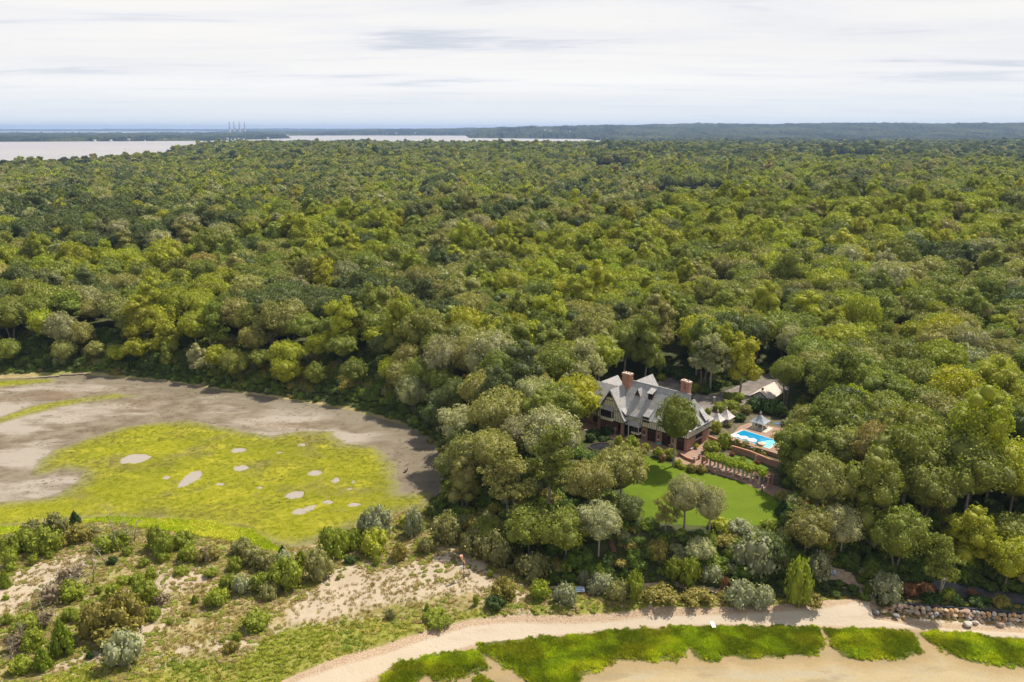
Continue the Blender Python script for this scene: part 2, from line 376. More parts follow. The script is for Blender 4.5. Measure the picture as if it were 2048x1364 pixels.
    col = b.mix(mask(sa.outputs[1], 0.9, 0.22, 0.22), col, mg)
    # beach
    bs = b.mix(b.mr(nL, 0.3, 0.7), (0.419, 0.344, 0.251), (0.456, 0.389, 0.299))
    wr = b.noise(b.scale(p, (0.12, 1.0, 1)), 0.6, 5, 0.6)
    bs = b.mix(b.mr(wr, 0.54, 0.70, 0.0, 0.40), bs, (0.36, 0.28, 0.19))
    bs = b.mix(b.mr(nF, 0.60, 0.75, 0.0, 0.35), bs, (0.33, 0.26, 0.18))
    wrk = b.mr(b.math('ADD', sb.outputs[0], b.math('MULTIPLY', jit, 0.10)), 0.62, 0.70)
    bs = b.mix(wrk, b.mix(b.mr(nF, 0.35, 0.6), (0.26, 0.17, 0.10), (0.42, 0.32, 0.22)), bs)
    col = b.mix(mask(sb.outputs[0], 0.10, 0.02), col, bs)
    # tidal flat
    td = b.mix(b.mr(nL, 0.35, 0.65), (0.315, 0.245, 0.130), (0.375, 0.300, 0.175))
    td = b.mix(b.mr(b.noise(b.scale(p, (0.35, 1.3, 1)), 0.25, 6, 0.65), 0.45, 0.65), td, (0.33, 0.285, 0.20))
    td = b.mix(b.mr(b.math('ADD', sd.outputs[1], b.math('MULTIPLY', jit, 0.5)), 0.05, 0.45, 0, 0.75), td, (0.27, 0.19, 0.085))
    td = b.mix(b.mr(b.noise(b.scale(p, (0.5, 1.4, 1)), 0.12, 5, 0.65), 0.50, 0.62, 0, 0.6), td, (0.235, 0.185, 0.105))
    td = b.mix(b.mr(nF, 0.50, 0.72, 0.0, 0.35), td, (0.20, 0.145, 0.07))
    td = b.mix(b.mr(nS, 0.68, 0.76, 0.0, 0.6), td, (0.16, 0.11, 0.05))
    col = b.mix(mask(sa.outputs[3] if len(sa.outputs) > 3 else sd.outputs[0], 0.20, 0.08), col, td) if False else b.mix(mask(sd.outputs[0], 0.20, 0.10), col, td)
    # under the cord grass: dark peat
    pt = b.mix(b.mr(nF, 0.3, 0.7), (0.05, 0.055, 0.012), (0.11, 0.12, 0.02))
    col = b.mix(mask(sd.outputs[1], 0.25, 0.03), col, pt)
    # meadows in the forest
    col = b.mix(mask(sd.outputs[2], 0.1, 0.05), col, b.mix(nM, (0.13, 0.15, 0.04), (0.17, 0.17, 0.06)))
    h = b.math('ADD', b.math('MULTIPLY', nS, 0.5), b.math('MULTIPLY', nF, 0.5))
    return b.bsdf(col, 0.9, 0.15, h, 0.7, 0.35)
M_ground = ground_material()

def far_canopy_material():
    b = NB('far_woods')
    p = b.pos()
    n1 = b.noise(p, 0.02, 5, 0.7); n2 = b.noise(p, 0.0022, 4, 0.6)
    n3 = b.noise(b.scale(p, (1, 0.16, 1)), 0.0034, 6, 0.72)  # streaks that put sunlit and shaded ridges into the canopy colour
    c = b.mix(b.mr(n1, 0.35, 0.65), (0.008, 0.015, 0.008), (0.040, 0.052, 0.020))
    c = b.mix(b.mr(n2, 0.45, 0.62, 0, 0.6), c, (0.07, 0.08, 0.022))
    c = b.mix(b.mr(n3, 0.50, 0.56, 0, 0.9), c, (0.006, 0.012, 0.007))
    c = b.mix(b.mr(n3, 0.38, 0.33, 0, 0.5), c, (0.13, 0.13, 0.05))
    return b.bsdf(c, 0.95, 0.05, n1, 1.0, 8.0)
M_far = far_canopy_material()

# ------------------------------------------------------------------ object helpers
def props(o, label=None, cat=None, group=None, kind=None):
    if label: o['label'] = label
    if cat: o['category'] = cat
    if group: o['group'] = group
    if kind: o['kind'] = kind
    return o
def mesh_np(name, V, F, mats, mi=None, attrs=None, smooth=False):
    """V (n,3), F (m,k) same-size faces"""
    me = bpy.data.meshes.new(name)
    V = np.asarray(V, np.float32); F = np.asarray(F, np.int32)
    me.vertices.add(len(V)); me.vertices.foreach_set('co', V.ravel())
    k = F.shape[1]
    me.loops.add(F.size); me.loops.foreach_set('vertex_index', F.ravel())
    me.polygons.add(len(F)); me.polygons.foreach_set('loop_start', np.arange(0, F.size, k, dtype=np.int32))
    try: me.polygons.foreach_set('loop_total', np.full(len(F), k, np.int32))
    except Exception: pass
    for m in (mats if isinstance(mats, (list, tuple)) else [mats]): me.materials.append(m)
    if mi is not None: me.polygons.foreach_set('material_index', np.asarray(mi, np.int32))
    me.polygons.foreach_set('use_smooth', np.full(len(F), smooth))
    for an, (typ, dom, data) in (attrs or {}).items():
        at = me.attributes.new(an, typ, dom)
        at.data.foreach_set('color' if typ == 'FLOAT_COLOR' else ('vector' if typ == 'FLOAT_VECTOR' else 'value'), np.asarray(data, np.float32 if typ != 'INT' else np.int32).ravel())
    me.update(calc_edges=True); me.validate()
    return me
def link(name, me, parent=None, loc=None, rotz=None):
    o = bpy.data.objects.new(name, me); COL.objects.link(o)
    if parent: o.parent = parent
    if loc is not None: o.location = loc
    if rotz is not None: o.rotation_euler = (0, 0, rotz)
    return o
def empty(name, loc, rz=0, **k):
    o = bpy.data.objects.new(name, None); COL.objects.link(o)
    o.location = loc; o.rotation_euler = (0, 0, rz); o.empty_display_size = 0.5
    return props(o, **k)
class MB:
    def __init__(s): s.v = []; s.f = []
    def box(s, x0, y0, z0, x1, y1, z1):
        n = len(s.v)
        s.v += [(x0, y0, z0), (x1, y0, z0), (x1, y1, z0), (x0, y1, z0), (x0, y0, z1), (x1, y0, z1), (x1, y1, z1), (x0, y1, z1)]
        s.f += [tuple(n + i for i in q) for q in ((3, 2, 1, 0), (4, 5, 6, 7), (0, 1, 5, 4), (1, 2, 6, 5), (2, 3, 7, 6), (3, 0, 4, 7))]
        return s
    def poly(s, pts):
        n = len(s.v); s.v += [tuple(p) for p in pts]; s.f.append(tuple(range(n, n + len(pts)))); return s
    def prism(s, base, top):
        """closed solid between two equal-length rings"""
        n = len(s.v); k = len(base)
        s.v += [tuple(p) for p in base] + [tuple(p) for p in top]
        s.f.append(tuple(n + i for i in range(k))[::-1]); s.f.append(tuple(n + k + i for i in range(k)))
        for i in range(k):
            j = (i + 1) % k; s.f.append((n + i, n + j, n + k + j, n + k + i))
        return s
    def slab(s, pts, t):
        """thick sheet: polygon extruded downwards along z by t"""
        return s.prism([(p[0], p[1], p[2] - t) for p in pts], pts)
    def bar(s, p, q, w, h=None):
        p = Vector(p); q = Vector(q); h = h or w
        d = (q - p).normalized(); a = d.cross(Vector((0, 0, 1)))
        if a.length < 1e-3: a = Vector((1, 0, 0))
        a.normalize(); b = a.cross(d)
        r = [a * w / 2 + b * h / 2, -a * w / 2 + b * h / 2, -a * w / 2 - b * h / 2, a * w / 2 - b * h / 2]
        return s.prism([p + i for i in r], [q + i for i in r])
    def tube(s, pts, rad, n=8):
        """tapering tube through points"""
        base = len(s.v)
        for k, p in enumerate(pts):
            p = Vector(p)
            d = (Vector(pts[min(k + 1, len(pts) - 1)]) - Vector(pts[max(k - 1, 0)])).normalized()
            a = d.cross(Vector((0.3, 1, 0.1))).normalized(); b = d.cross(a)
            for i in range(n):
                t = 2 * math.pi * i / n
                s.v.append(tuple(p + (a * math.cos(t) + b * math.sin(t)) * rad[k]))
        for k in range(len(pts) - 1):
            for i in range(n):
                j = (i + 1) % n
                s.f.append((base + k * n + i, base + k * n + j, base + (k + 1) * n + j, base + (k + 1) * n + i))
        s.f.append(tuple(base + i for i in range(n))[::-1])
        m = base + (len(pts) - 1) * n
        s.f.append(tuple(m + i for i in range(n)))
        return s
    def lathe(s, prof, n=12, c=(0, 0)):
        base = len(s.v)
        for r, z in prof:
            for i in range(n):
                t = 2 * math.pi * i / n
                s.v.append((c[0] + r * math.cos(t), c[1] + r * math.sin(t), z))
        for k in range(len(prof) - 1):
            for i in range(n):
                j = (i + 1) % n
                s.f.append((base + k * n + i, base + k * n + j, base + (k + 1) * n + j, base + (k + 1) * n + i))
        s.f.append(tuple(base + i for i in range(n))[::-1])
        m = base + (len(prof) - 1) * n
        s.f.append(tuple(m + i for i in range(n)))
        return s
    def mesh(s, name, mat, smooth=False):
        me = bpy.data.meshes.new(name); me.from_pydata(s.v, [], s.f)
        me.materials.append(mat)
        if smooth: me.polygons.foreach_set('use_smooth', [True] * len(me.polygons))
        me.update(); return me
    def build(s, name, mat, parent=None, loc=None, rz=None, smooth=False, **k):
        return props(link(name, s.mesh(name, mat, smooth), parent, loc, rz), **k)

# ------------------------------------------------------------------ terrain
def build_ground():
    NA, = (860,)
    ang = np.linspace(R(-48), R(48), NA)
    rad = [88.0]
    while rad[-1] < 4000:
        r = rad[-1]; rad.append(r + max(0.42, r * r / 88000.0))
    rad = np.array(rad)
    A, RR = np.meshgrid(ang, rad)
    X = RR * np.sin(A); Y = RR * np.cos(A)
    Z = height(X, Y)
    x, y = X.ravel(), Y.ravel()
    n = len(x)
    def enc(d, s=6.0): return np.clip(0.5 + d / (2 * s), 0, 1)
    def S(polys, s=6.0):
        out = np.full(n, -50.0)
        m = np.hypot(x, y) < 700
        for p in (polys if isinstance(polys, list) else [polys]):
            out[m] = np.maximum(out[m], sdf(x[m], y[m], p))
        return out
    d_cove, d_marsh = S(COVE), S([MARSH, MARSH2, MARSH3])
    d_up = S(UPoly); d_up[np.hypot(x, y) >= 700] = 50
    d_beach, d_tidal, d_sp = S([BEACH, RIP]), S(TIDAL), S(SPART)
    d_sand, d_veg = S(SANDP), S(VEGB)
    d_mead = np.full(n, -50.0)
    for p in MEADOWS: d_mead = np.maximum(d_mead, sdf(x, y, p))
    # relief of the peat banks under the cord grass and of the marsh sward
    zz = Z.ravel()
    zz = zz + 0.22 * sm(-0.5, 0.8, d_sp) + 0.22 * sm(-0.6, 0.6, d_marsh) * (np.hypot(x, y) < 700)
    for (u, v, a, b) in POOLS:
        cx, cyy = G(u, v, 0.6)
        sc = math.hypot(cx, cyy) / FPX * 1.05
        q = ((x - cx) / (a * sc)) ** 2 + ((y - cyy) / (b * sc * 2.7)) ** 2
        q = q + 1.5 * (fbm(x * 0.45, y * 0.45, 77, 3) - .5)
        zz = zz - 0.5 * sm(1.35, 0.9, q)
    V = np.stack([x, y, zz], 1)
    nr, na = X.shape
    idx = np.arange(n).reshape(nr, na)
    F = np.stack([idx[:-1, :-1], idx[:-1, 1:], idx[1:, 1:], idx[1:, :-1]], -1).reshape(-1, 4)[:, ::-1]
    za = np.stack([enc(d_cove), enc(d_marsh), enc(-d_up), np.ones(n)], 1); wet_ = np.clip(-d_up / 30.0, 0, 1)
    zb = np.stack([enc(d_beach), enc(d_sand), enc(d_veg), np.ones(n)], 1)
    wet = np.clip(-d_up / 30.0, 0, 1)
    zc_ = np.stack([enc(d_tidal), enc(d_sp), enc(d_mead, 20), np.ones(n)], 1)
    fc = F[:, 0]
    reg = np.zeros(len(F), int)
    reg[(d_up[fc] < 0)] = 1
    reg[(d_cove[fc] > 0)] = 2
    reg[(d_marsh[fc] > 0)] = 3
    reg[(d_tidal[fc] > 0)] = 5
    reg[(d_beach[fc] > 0)] = 4
    for k, nm in enumerate(('forest_floor', 'dune_ground', 'mudflat', 'marsh_ground', 'beach', 'tidal_flat')):
        f = F[reg == k]
        u, inv = np.unique(f.ravel(), return_inverse=True)
        me = mesh_np(nm, V[u], inv.reshape(-1, 4), M_ground, None, {'zone_a': ('FLOAT_COLOR', 'POINT', za[u]), 'zone_b': ('FLOAT_COLOR', 'POINT', zb[u]), 'zone_c': ('FLOAT_COLOR', 'POINT', zc_[u]), 'from_bank': ('FLOAT', 'POINT', wet_[u])}, True)
        props(link(nm, me), kind='structure')
    # skirt of ground below and behind the camera so the flat goes on
    MB().poly([(-3000, -1500, -0.6), (3000, -1500, -0.6), (3000, 900, -0.6), (-3000, 900, -0.6)]).build('sea_bed', simple('wet_sand', (0.40, 0.31, 0.17), 0.7), kind='structure')
POOLS = [(270, 917, 23, 8), (383, 955, 14, 11), (368, 966, 8, 6), (482, 936, 14, 5), (477, 900, 13, 4), (630, 946, 12, 5), (590, 989, 16, 6), (600, 1022, 14, 5), (618, 1016, 10, 4), (628, 1011, 5, 2), (560, 905, 7, 2), (440, 968, 7, 2), (520, 975, 6, 2), (672, 960, 7, 5), (707, 963, 4, 3), (605, 889, 6, 3), (655, 1004, 10, 3), (710, 1009, 12, 3), (332, 955, 6, 3), (700, 978, 5, 2)]
build_ground()

def build_far():
    """woods from 3.6 km to the skyline as one rolling canopy"""
    ang = np.linspace(R(-48), R(48), 900)
    rad = [3750.0]
    while rad[-1] < 36000: rad.append(rad[-1] * 1.0105)
    rad = np.array(rad)
    A, RR = np.meshgrid(ang, rad)
    X = RR * np.sin(A); Y = RR * np.cos(A)
    Z = height(X, Y)
    rng = np.random.default_rng(4)
    land = Z > 2.5
    Z = Z + np.where(land, 11 + 7 * fbm(X / 60, Y / 60, 5, 2) + rng.uniform(-1, 5, Z.shape) + 26 * (fbm(X / 420, Y / 700, 6, 3) - .42) + 8 * (vnoise(X / 45, Y / 160, 8) > .72), 0)
    n = X.size; nr, na = X.shape
    idx = np.arange(n).reshape(nr, na)
    F = np.stack([idx[:-1, :-1], idx[:-1, 1:], idx[1:, 1:], idx[1:, :-1]], -1).reshape(-1, 4)[:, ::-1]
    keep = (Z.ravel()[F] > 0).any(1)
    F = F[keep]
    u, inv = np.unique(F.ravel(), return_inverse=True)
    me = mesh_np('far_woods', np.stack([X.ravel(), Y.ravel(), Z.ravel()], 1)[u], inv.reshape(-1, 4), M_far, smooth=False)
    props(link('far_woods', me), kind='stuff', label='hazy blue wooded shores and hills running to the skyline', cat='woods')
build_far()

def water_material():
    b = NB('sea_water')
    p = b.pos()
    n = b.noise(b.scale(p, (1, 1.6, 1)), 0.02, 5, 0.65)
    n2 = b.noise(b.scale(p, (0.25, 1, 1)), 0.0015, 4, 0.5)
    c = b.mix(b.mr(n2, 0.4, 0.65), (0.30, 0.28, 0.27), (0.36, 0.33, 0.31))
    return b.bsdf(c, b.mr(n2, 0.3, 0.7, 0.35, 0.5), 0.35, n, 0.25, 1.0)
M_sea = water_material()
SEA = MB().poly([(-32000, 900, 0.02), (32000, 900, 0.02), (32000, 36500, 0.02), (-32000, 36500, 0.02)]).build('bay_water', M_sea, kind='structure')
def pool_water():
    b = NB('tide_pool_water')
    b.bsdf((0.30, 0.255, 0.20), 0.12, 0.6, b.noise(b.pos(), 1.2, 2), 0.03, 0.1)
    return b.m
M_pw = pool_water()
PI_ = 0
for (u, v, a, b_) in POOLS:
    cx, cyy = G(u, v, 0.6); sc = math.hypot(cx, cyy) / FPX * 1.3
    m = MB(); m.poly([(a * sc * 1.25 * math.cos(t), b_ * sc * 3.3 * math.sin(t), 0) for t in np.linspace(0, 2 * math.pi, 20, endpoint=False)])
    m.build('tide_pool_water', M_pw, loc=(cx, cyy, 0.45 + .004 * PI_), kind='structure'); PI_ += 1

# lawn, paved surfaces: thin sheets above the terrace
def sheet(name, pts, z, mat, grid=None, **k):
    m = MB(); m.poly([(p[0], p[1], z) for p in pts])
    return m.build(name, mat, **k)
def smooth_poly(P, it=2):
    P = np.asarray(P)
    for _ in range(it):
        Q = np.roll(P, -1, 0)
        P = np.stack([0.75 * P + 0.25 * Q, 0.25 * P + 0.75 * Q], 1).reshape(-1, 2)
    return P
def lawn_material():
    b = NB('mown_grass')
    p = b.pos()
    n = b.noise(p, 0.25, 5, 0.6); nf = b.noise(p, 6, 3)
    c = b.mix(b.mr(n, 0.3, 0.7), (0.075, 0.118, 0.001), (0.098, 0.146, 0.0015))
    wv = b.n('TexWave', {'Vector': b.n('Mapping', {0: p, 1: (-57.0, -176.0, 0)}).outputs[0], 'Scale': 0.42, 'Distortion': 0.5, 'Detail': 1.0}, wave_type='RINGS', rings_direction='Z').outputs['Fac']
    dist = b.n('VectorMath', {0: p, 1: (66.0, 184.0, 10.0)}, operation='DISTANCE').outputs['Value']
    k = b.math('MULTIPLY', b.mr(dist, 24, 13), b.mr(wv, 0.3, 0.8, 0, 0.5))
    c = b.mix(k, c, (0.13, 0.175, 0.006))
    c = b.mix(b.mr(nf, 0.5, 0.8, 0, 0.4), c, (0.06, 0.098, 0.001))
    return b.bsdf(c, 0.85, 0.15, nf, 0.6, 0.06)
M_lawn = lawn_material()
sheet('lawn', smooth_poly(LAWN), 9.99, M_lawn, kind='structure')

def paving(name, c1, c2, scale=1.0, rot=0.0, mortar=0.02):
    b = NB(name)
    p = b.n('Mapping', {0: b.pos(), 2: (0, 0, rot)}).outputs[0]
    bk = b.n('TexBrick', {'Vector': p, 'Color1': c1, 'Color2': c2, 'Mortar': tuple(v * 0.6 for v in c1), 'Scale': scale, 'Mortar Size': mortar})
    n = b.noise(b.pos(), 0.5, 5, 0.65)
    c = b.mix(b.mr(n, 0.3, 0.7, 0, 0.45), bk.outputs[0], tuple(v * 0.55 for v in c1))
    return b.bsdf(c, 0.85, 0.2, bk.outputs['Fac'], 0.3, 0.02)
M_brickpave = paving('brick_paving', (0.32, 0.20, 0.145), (0.40, 0.26, 0.19), 3.0, 0.7)
M_asphalt = simple('driveway_asphalt', (0.17, 0.145, 0.125), 0.9, 0.3, 0.25)
M_roadasph = simple('road_asphalt', (0.10, 0.095, 0.10), 0.9, 0.3, 0.4)
M_stone = simple('pale_stone', (0.50, 0.44, 0.36), 0.8, 0.15, 2.0)

# ------------------------------------------------------------------ house
HC = G(1373, 904, 10)
HROT = -R(42)
def HL(a, b):   # house coordinates -> world xy
    c, s = math.cos(HROT), math.sin(HROT)
    return (HC[0] + (-a) * c - b * s, HC[1] + (-a) * s + b * c)
def brick_mat(name, c1, c2, sc=1.0):
    b = NB(name)
    p = b.obj()
    # bricks laid along whichever horizontal axis the wall runs
    s = b.n('SeparateXYZ', {0: p})
    v = b.n('CombineXYZ', {0: b.math('ADD', s.outputs[0], s.outputs[1]), 1: s.outputs[2], 2: 0.0}).outputs[0]
    bk = b.n('TexBrick', {'Vector': v, 'Color1': c1, 'Color2': c2, 'Mortar': (0.36, 0.28, 0.23), 'Scale': 3.2 * sc, 'Mortar Size': 0.012, 'Bias': 0.0})
    n = b.noise(p, 0.8, 5, 0.65)
    c = b.mix(b.mr(n, 0.35, 0.7, 0, 0.4), bk.outputs[0], tuple(q * 0.62 for q in c1))
    return b.bsdf(c, 0.85, 0.2, bk.outputs['Fac'], 0.3, 0.02)
M_brick = brick_mat('red_brick', (0.36, 0.185, 0.13), (0.44, 0.25, 0.18))
M_chim = brick_mat('chimney_brick', (0.42, 0.19, 0.12), (0.50, 0.25, 0.165))
M_stucco = simple('cream_stucco', (0.84, 0.77, 0.62), 0.9, 0.10, 1.0)
M_white = simple('white_paint', (0.74, 0.72, 0.66), 0.6, 0.06)
M_timber = simple('dark_timber', (0.055, 0.032, 0.022), 0.7, 0.3)
M_door = simple('dark_oak_door', (0.06, 0.022, 0.018), 0.5, 0.3)
M_inside = simple('dim_interior', (0.03, 0.025, 0.025), 0.9, 0.2)
M_urn = simple('lead_grey', (0.28, 0.28, 0.27), 0.6, 0.2)
def glass_mat():
    b = NB('window_glass')
    return b.bsdf(b.mix(b.noise(b.obj(), 1.3, 2), (0.012, 0.014, 0.018), (0.035, 0.035, 0.04)), 0.06, 0.6, b.noise(b.obj(), 2.5, 1), 0.05, 0.1)
M_glass = glass_mat()
def slate_mat(name, base):
    b = NB(name)
    p = b.obj()
    s = b.n('SeparateXYZ', {0: p})
    v = b.n('CombineXYZ', {0: b.math('ADD', s.outputs[0], s.outputs[1]), 1: b.math('MULTIPLY', s.outputs[2], 1.25), 2: 0.0}).outputs[0]
    bk = b.n('TexBrick', {'Vector': v, 'Color1': (0, 0, 0), 'Color2': (1, 1, 1), 'Mortar': (0.1, 0.1, 0.1), 'Scale': 1.35, 'Mortar Size': 0.01, 'Brick Width': 0.42, 'Row Height': 0.36})
    n1 = b.noise(p, 3.2, 3, 0.8); n2 = b.noise(p, 0.35, 4, 0.6)
    f = b.math('ADD', b.math('MULTIPLY', b.n('SeparateColor', {0: bk.outputs[0]}).outputs[0], 0.45), b.math('MULTIPLY', n1, 0.65))
    c = b.mix(b.mr(f, 0.2, 0.85, 0, 1, False), tuple(q * 0.62 for q in base), tuple(q * 1.35 for q in base))
    c = b.mix(b.mr(n2, 0.45, 0.7, 0, 0.5), c, (base[0] * 1.25, base[1] * 1.15, base[2] * 0.9))
    return b.bsdf(c, 0.65, 0.35, bk.outputs[0], 0.5, 0.05)
M_slate = slate_mat('slate_roof', (0.33, 0.32, 0.315))
M_grag = simple('pale_shingle_roof', (0.62, 0.53, 0.46), 0.9, 0.12, 1.2)

house = empty('mansion', (HC[0], HC[1], 10), HROT, label='large Tudor mansion with slate roofs, half-timbered upper floor and brick ground floor', cat='mansion')
def hb(name, mat, fn, par=None, **k):
    m = MB(); fn(m); return m.build(name, mat, par or house, **k)
# in house coordinates x = -a (a runs left), y = depth b
EAVE, JET = 6.5, 4.1
hb('inner_wall', M_inside, lambda m: m.box(-24, 0.7, 0, -0.7, 12.4, 6.3))
def bands(m):
    m.box(-24, 0.75, 0, -0.4, 12.6, 0.35)
hb('plinth', M_stone, bands)
def pier(a0, a1, h=JET, b0=0.0, b1=0.6):
    return lambda m: m.box(-a1, b0, 0, -a0, b1, h)
for a0, a1 in ((0.0, 0.9), (3.4, 5.4), (8.4, 10.4), (13.4, 15.4)):
    o = hb('brick_pier', M_brick, pier(a0, a1))
for a0, a1 in ((0.9, 3.4), (5.4, 8.4), (10.4, 13.4)):
    d = hb('door', M_door, lambda m: m.box(-a1 + 0.08, 0.32, 0.05, -a0 - 0.08, 0.44, 2.35))
    for q in range(1, 4):
        xx = -a1 + (a1 - a0) * q / 4
        hb('door_rail', M_timber, lambda m: m.box(xx - 0.05, 0.27, 0.05, xx + 0.05, 0.318, 2.35), d)
    wi = hb('window', M_glass, lambda m: m.box(-a1 + 0.1, 0.40, 2.5, -a0 - 0.1, 0.46, 3.9))
    for q in range(0, 6):
        xx = -a1 + 0.12 + (a1 - a0 - 0.24) * q / 5
        hb('glazing_bar', M_timber, lambda m: m.box(xx - 0.04, 0.33, 2.48, xx + 0.04, 0.398, 3.92), wi)
    hb('lintel', M_timber, lambda m: m.box(-a1, 0.25, 3.92, -a0, 0.55, JET))
    hb('transom', M_timber, lambda m: m.box(-a1 + .02, 0.26, 2.36, -a0 - .02, 0.36, 2.48))
for a in (14.4, 9.4, 4.4):
    hb('wall_niche', M_door, lambda m: m.box(-a - 0.28, -0.03, 1.7, -a + 0.28, 0.0 - 0.003, 2.7))
    hb('window_box', M_stone, lambda m: m.box(-a - 0.55, -0.3, 1.1, -a + 0.55, -0.004, 1.45))
# right-hand (side) wall
hb('brick_wall', M_brick, lambda m: m.box(-0.6, 0.6, 0, 0, 4.8, JET))
hb('brick_wall', M_brick, lambda m: m.box(-0.6, 9.0, 0, 0, 13, JET))
d = hb('side_door', M_door, lambda m: m.box(-0.42, 4.9, 0.05, -0.3, 8.9, 1.9))
hb('window_sill', M_stone, lambda m: m.box(-0.36, 4.8, 1.95, 0.02, 9.0, 2.1))
wi = hb('window', M_glass, lambda m: m.box(-0.42, 4.9, 2.12, -0.35, 8.9, 3.95))
for q in range(8):
    yy = 4.9 + q * 4.0 / 7
    hb('glazing_bar', M_timber, lambda m: m.box(-0.345, yy - 0.04, 2.12, -0.26, yy + 0.04, 3.95), wi)
hb('brick_wall', M_brick, lambda m: (m.box(-24, 12.6, 0, -0.6, 13, 6.2)))
# upper storey: jettied stucco with studs, each stud a timber
hb('stucco_wall', M_stucco, lambda m: (m.box(-20.4, -0.35, JET + 0.01, 0.35, 0.25, 6.6)))
hb('stucco_wall', M_stucco, lambda m: (m.box(-0.25, 0.252, JET + 0.01, 0.35, 13.3, 6.6)))
hb('jetty_beam', M_timber, lambda m: (m.box(-20.4, -0.42, JET - 0.10, 0.42, 0.0, JET + 0.08)))
hb('jetty_beam', M_timber, lambda m: (m.box(0.0, 0.002, JET - 0.16, 0.42, 13.35, JET + 0.12)))
hb('wall_plate', M_timber, lambda m: (m.box(-20.4, -0.41, 6.35, 0.41, -0.352, 6.55)))
stud = MB().box(-0.06, -0.05, JET + 0.12, 0.06, 0.0, 6.35).mesh('stud', M_timber)
k = 0.0
while k < 20.0:
    o = link('timber', stud, house, (-k - 0.1, -0.352, 0)); k += 0.62
k = 0.2
while k < 13.2:
    o = link('timber', stud, house, (0.352, k, 0), R(90)); k += 0.62
for a in (0.9, 4.4, 9.4, 14.4):
    hb('brace', M_timber, lambda m: (m.bar((-a - 0.9, -0.40, JET + 0.2), (-a, -0.40, 6.2), 0.06, 0.16)))
# main roof: flared eaves, hipped right end with a gablet
RZ = 15.0
def ring(off, z, a_left=24.0):
    return [(-a_left, off, z), (-off, off, z), (-off, 13 - off, z), (-a_left, 13 - off, z)]
def roof(m):
    e0, e1 = -0.75, 1.1
    z0, z1 = 6.55, 8.3
    P0 = [(-24, e0, z0), (1.0, e0, z0), (1.0, 14.0, z0), (-24, 14.0, z0)]
    P1 = [(-24, e1, z1), (-0.9, e1, z1), (-0.9, 11.9, z1), (-24, 11.9, z1)]
    rL, rR = (-24, 6.5, RZ), (-3.1, 6.5, RZ)
    gz = 13.6; gt = (RZ - gz) / (RZ - z1) * 5.4
    g1, g2 = (-2.7, 6.5 - gt, gz), (-2.7, 6.5 + gt, gz)
    m.poly([P0[0], P0[1], P1[1], P1[0]]); m.poly([P1[0], P1[1], g1, rR, rL])
    m.poly([P0[1], P0[2], P1[2], P1[1]]); m.poly([P1[1], P1[2], g2, g1])
    m.poly([P0[2], P0[3], P1[3], P1[2]]); m.poly([P1[2], P1[3], rL, rR, g2])
    m.poly([(-24, e0, z0 - 0.2), (1.0, e0, z0 - 0.2), (1.0, e0, z0), (-24, e0, z0)])
    m.poly([(1.0, e0, z0 - 0.2), (1.0, 14, z0 - 0.2), (1.0, 14, z0), (1.0, e0, z0)])
    m.poly([(-24, e0, z0 - 0.2), (-24, 14, z0 - 0.2), (1.0, 14, z0 - 0.2), (1.0, e0, z0 - 0.2)])
main_roof = hb('roof', M_slate, roof)
hb('gablet', M_timber, lambda m: m.poly([(-2.9, 6.5 - 1.0, 13.65), (-2.9, 6.5 + 1.0, 13.65), (-3.05, 6.5, 14.9)]), main_roof)
hb('ridge_tile', M_urn, lambda m: m.bar((-24, 6.5, RZ + 0.03), (-3.0, 6.5, RZ + 0.03), 0.35, 0.12), main_roof)
# generic gabled roof with ridge along local y (depth) or x
def gable_y(m, ac, b0, b1, zr, hw, ze, fl=0.0, t=0.22):
    """slopes of a roof whose ridge runs along depth at a=ac; hw half width"""
    for s in (1, -1):
        pts = [(-ac, b0, zr), (-ac, b1, zr)]
        mx = -ac + s * hw * 0.72; mz = ze + (zr - ze) * (0.28 - fl * 0.1)
        ex = -ac + s * hw
        m.slab([(-ac, b0, zr), (mx, b0, mz), (mx, b1, mz), (-ac, b1, zr)][::s], t)
        m.slab([(mx, b0, mz), (ex, b0, ze), (ex, b1, ze), (mx, b1, mz)][::s], t)
def gable_x(m, a0, a1, bc, zr, hw, ze, t=0.22):
    for s in (1, -1):
        m.slab([(-a1, bc, zr), (-a0, bc, zr), (-a0, bc + s * hw, ze), (-a1, bc + s * hw, ze)][::-s], t)
# front cross wing with the big gable
GB = -2.3
hb('cross_roof', M_slate, lambda m: gable_y(m, 25.4, GB - 0.5, 6.8, 13.8, 5.7, 5.1, 0.5))
hb('gable_wall', M_stucco, lambda m: m.prism([(-29.9, GB, 4.0), (-20.6, GB, 4.0), (-20.6, GB, 5.3), (-25.4, GB, 13.3), (-29.9, GB, 5.6)], [(-29.9, GB + 0.4, 4.0), (-20.6, GB + 0.4, 4.0), (-20.6, GB + 0.4, 5.3), (-25.4, GB + 0.4, 13.3), (-29.9, GB + 0.4, 5.6)]))
hb('stucco_wall', M_stucco, lambda m: m.box(-20.9, GB + 0.4, 4.0, -20.6, -0.36, 5.2))
hb('stucco_wall', M_stucco, lambda m: m.box(-29.9, GB + 0.4, 4.0, -29.6, 0.5, 5.5))
hb('bressumer', M_timber, lambda m: (m.box(-30.0, GB - 0.08, 3.85, -20.5, GB + 0.5, 4.12)))
for q in range(16):
    a = 20.9 + q * 0.6
    zt = min(5.3 + (a - 20.6) * 8 / 4.8, 5.6 + (29.9 - a) * 7.7 / 4.5) - 0.15
    hb('timber', M_timber, lambda m: m.box(-a - 0.05, GB - 0.06, 4.12, -a + 0.05, GB - 0.002, zt))
for z, a0, a1 in ((7.4, 21.9, 28.9), (10.3, 23.8, 27.0)):
    hb('timber', M_timber, lambda m: m.box(-a1, GB - 0.09, z, -a0, GB - 0.062, z + 0.16))
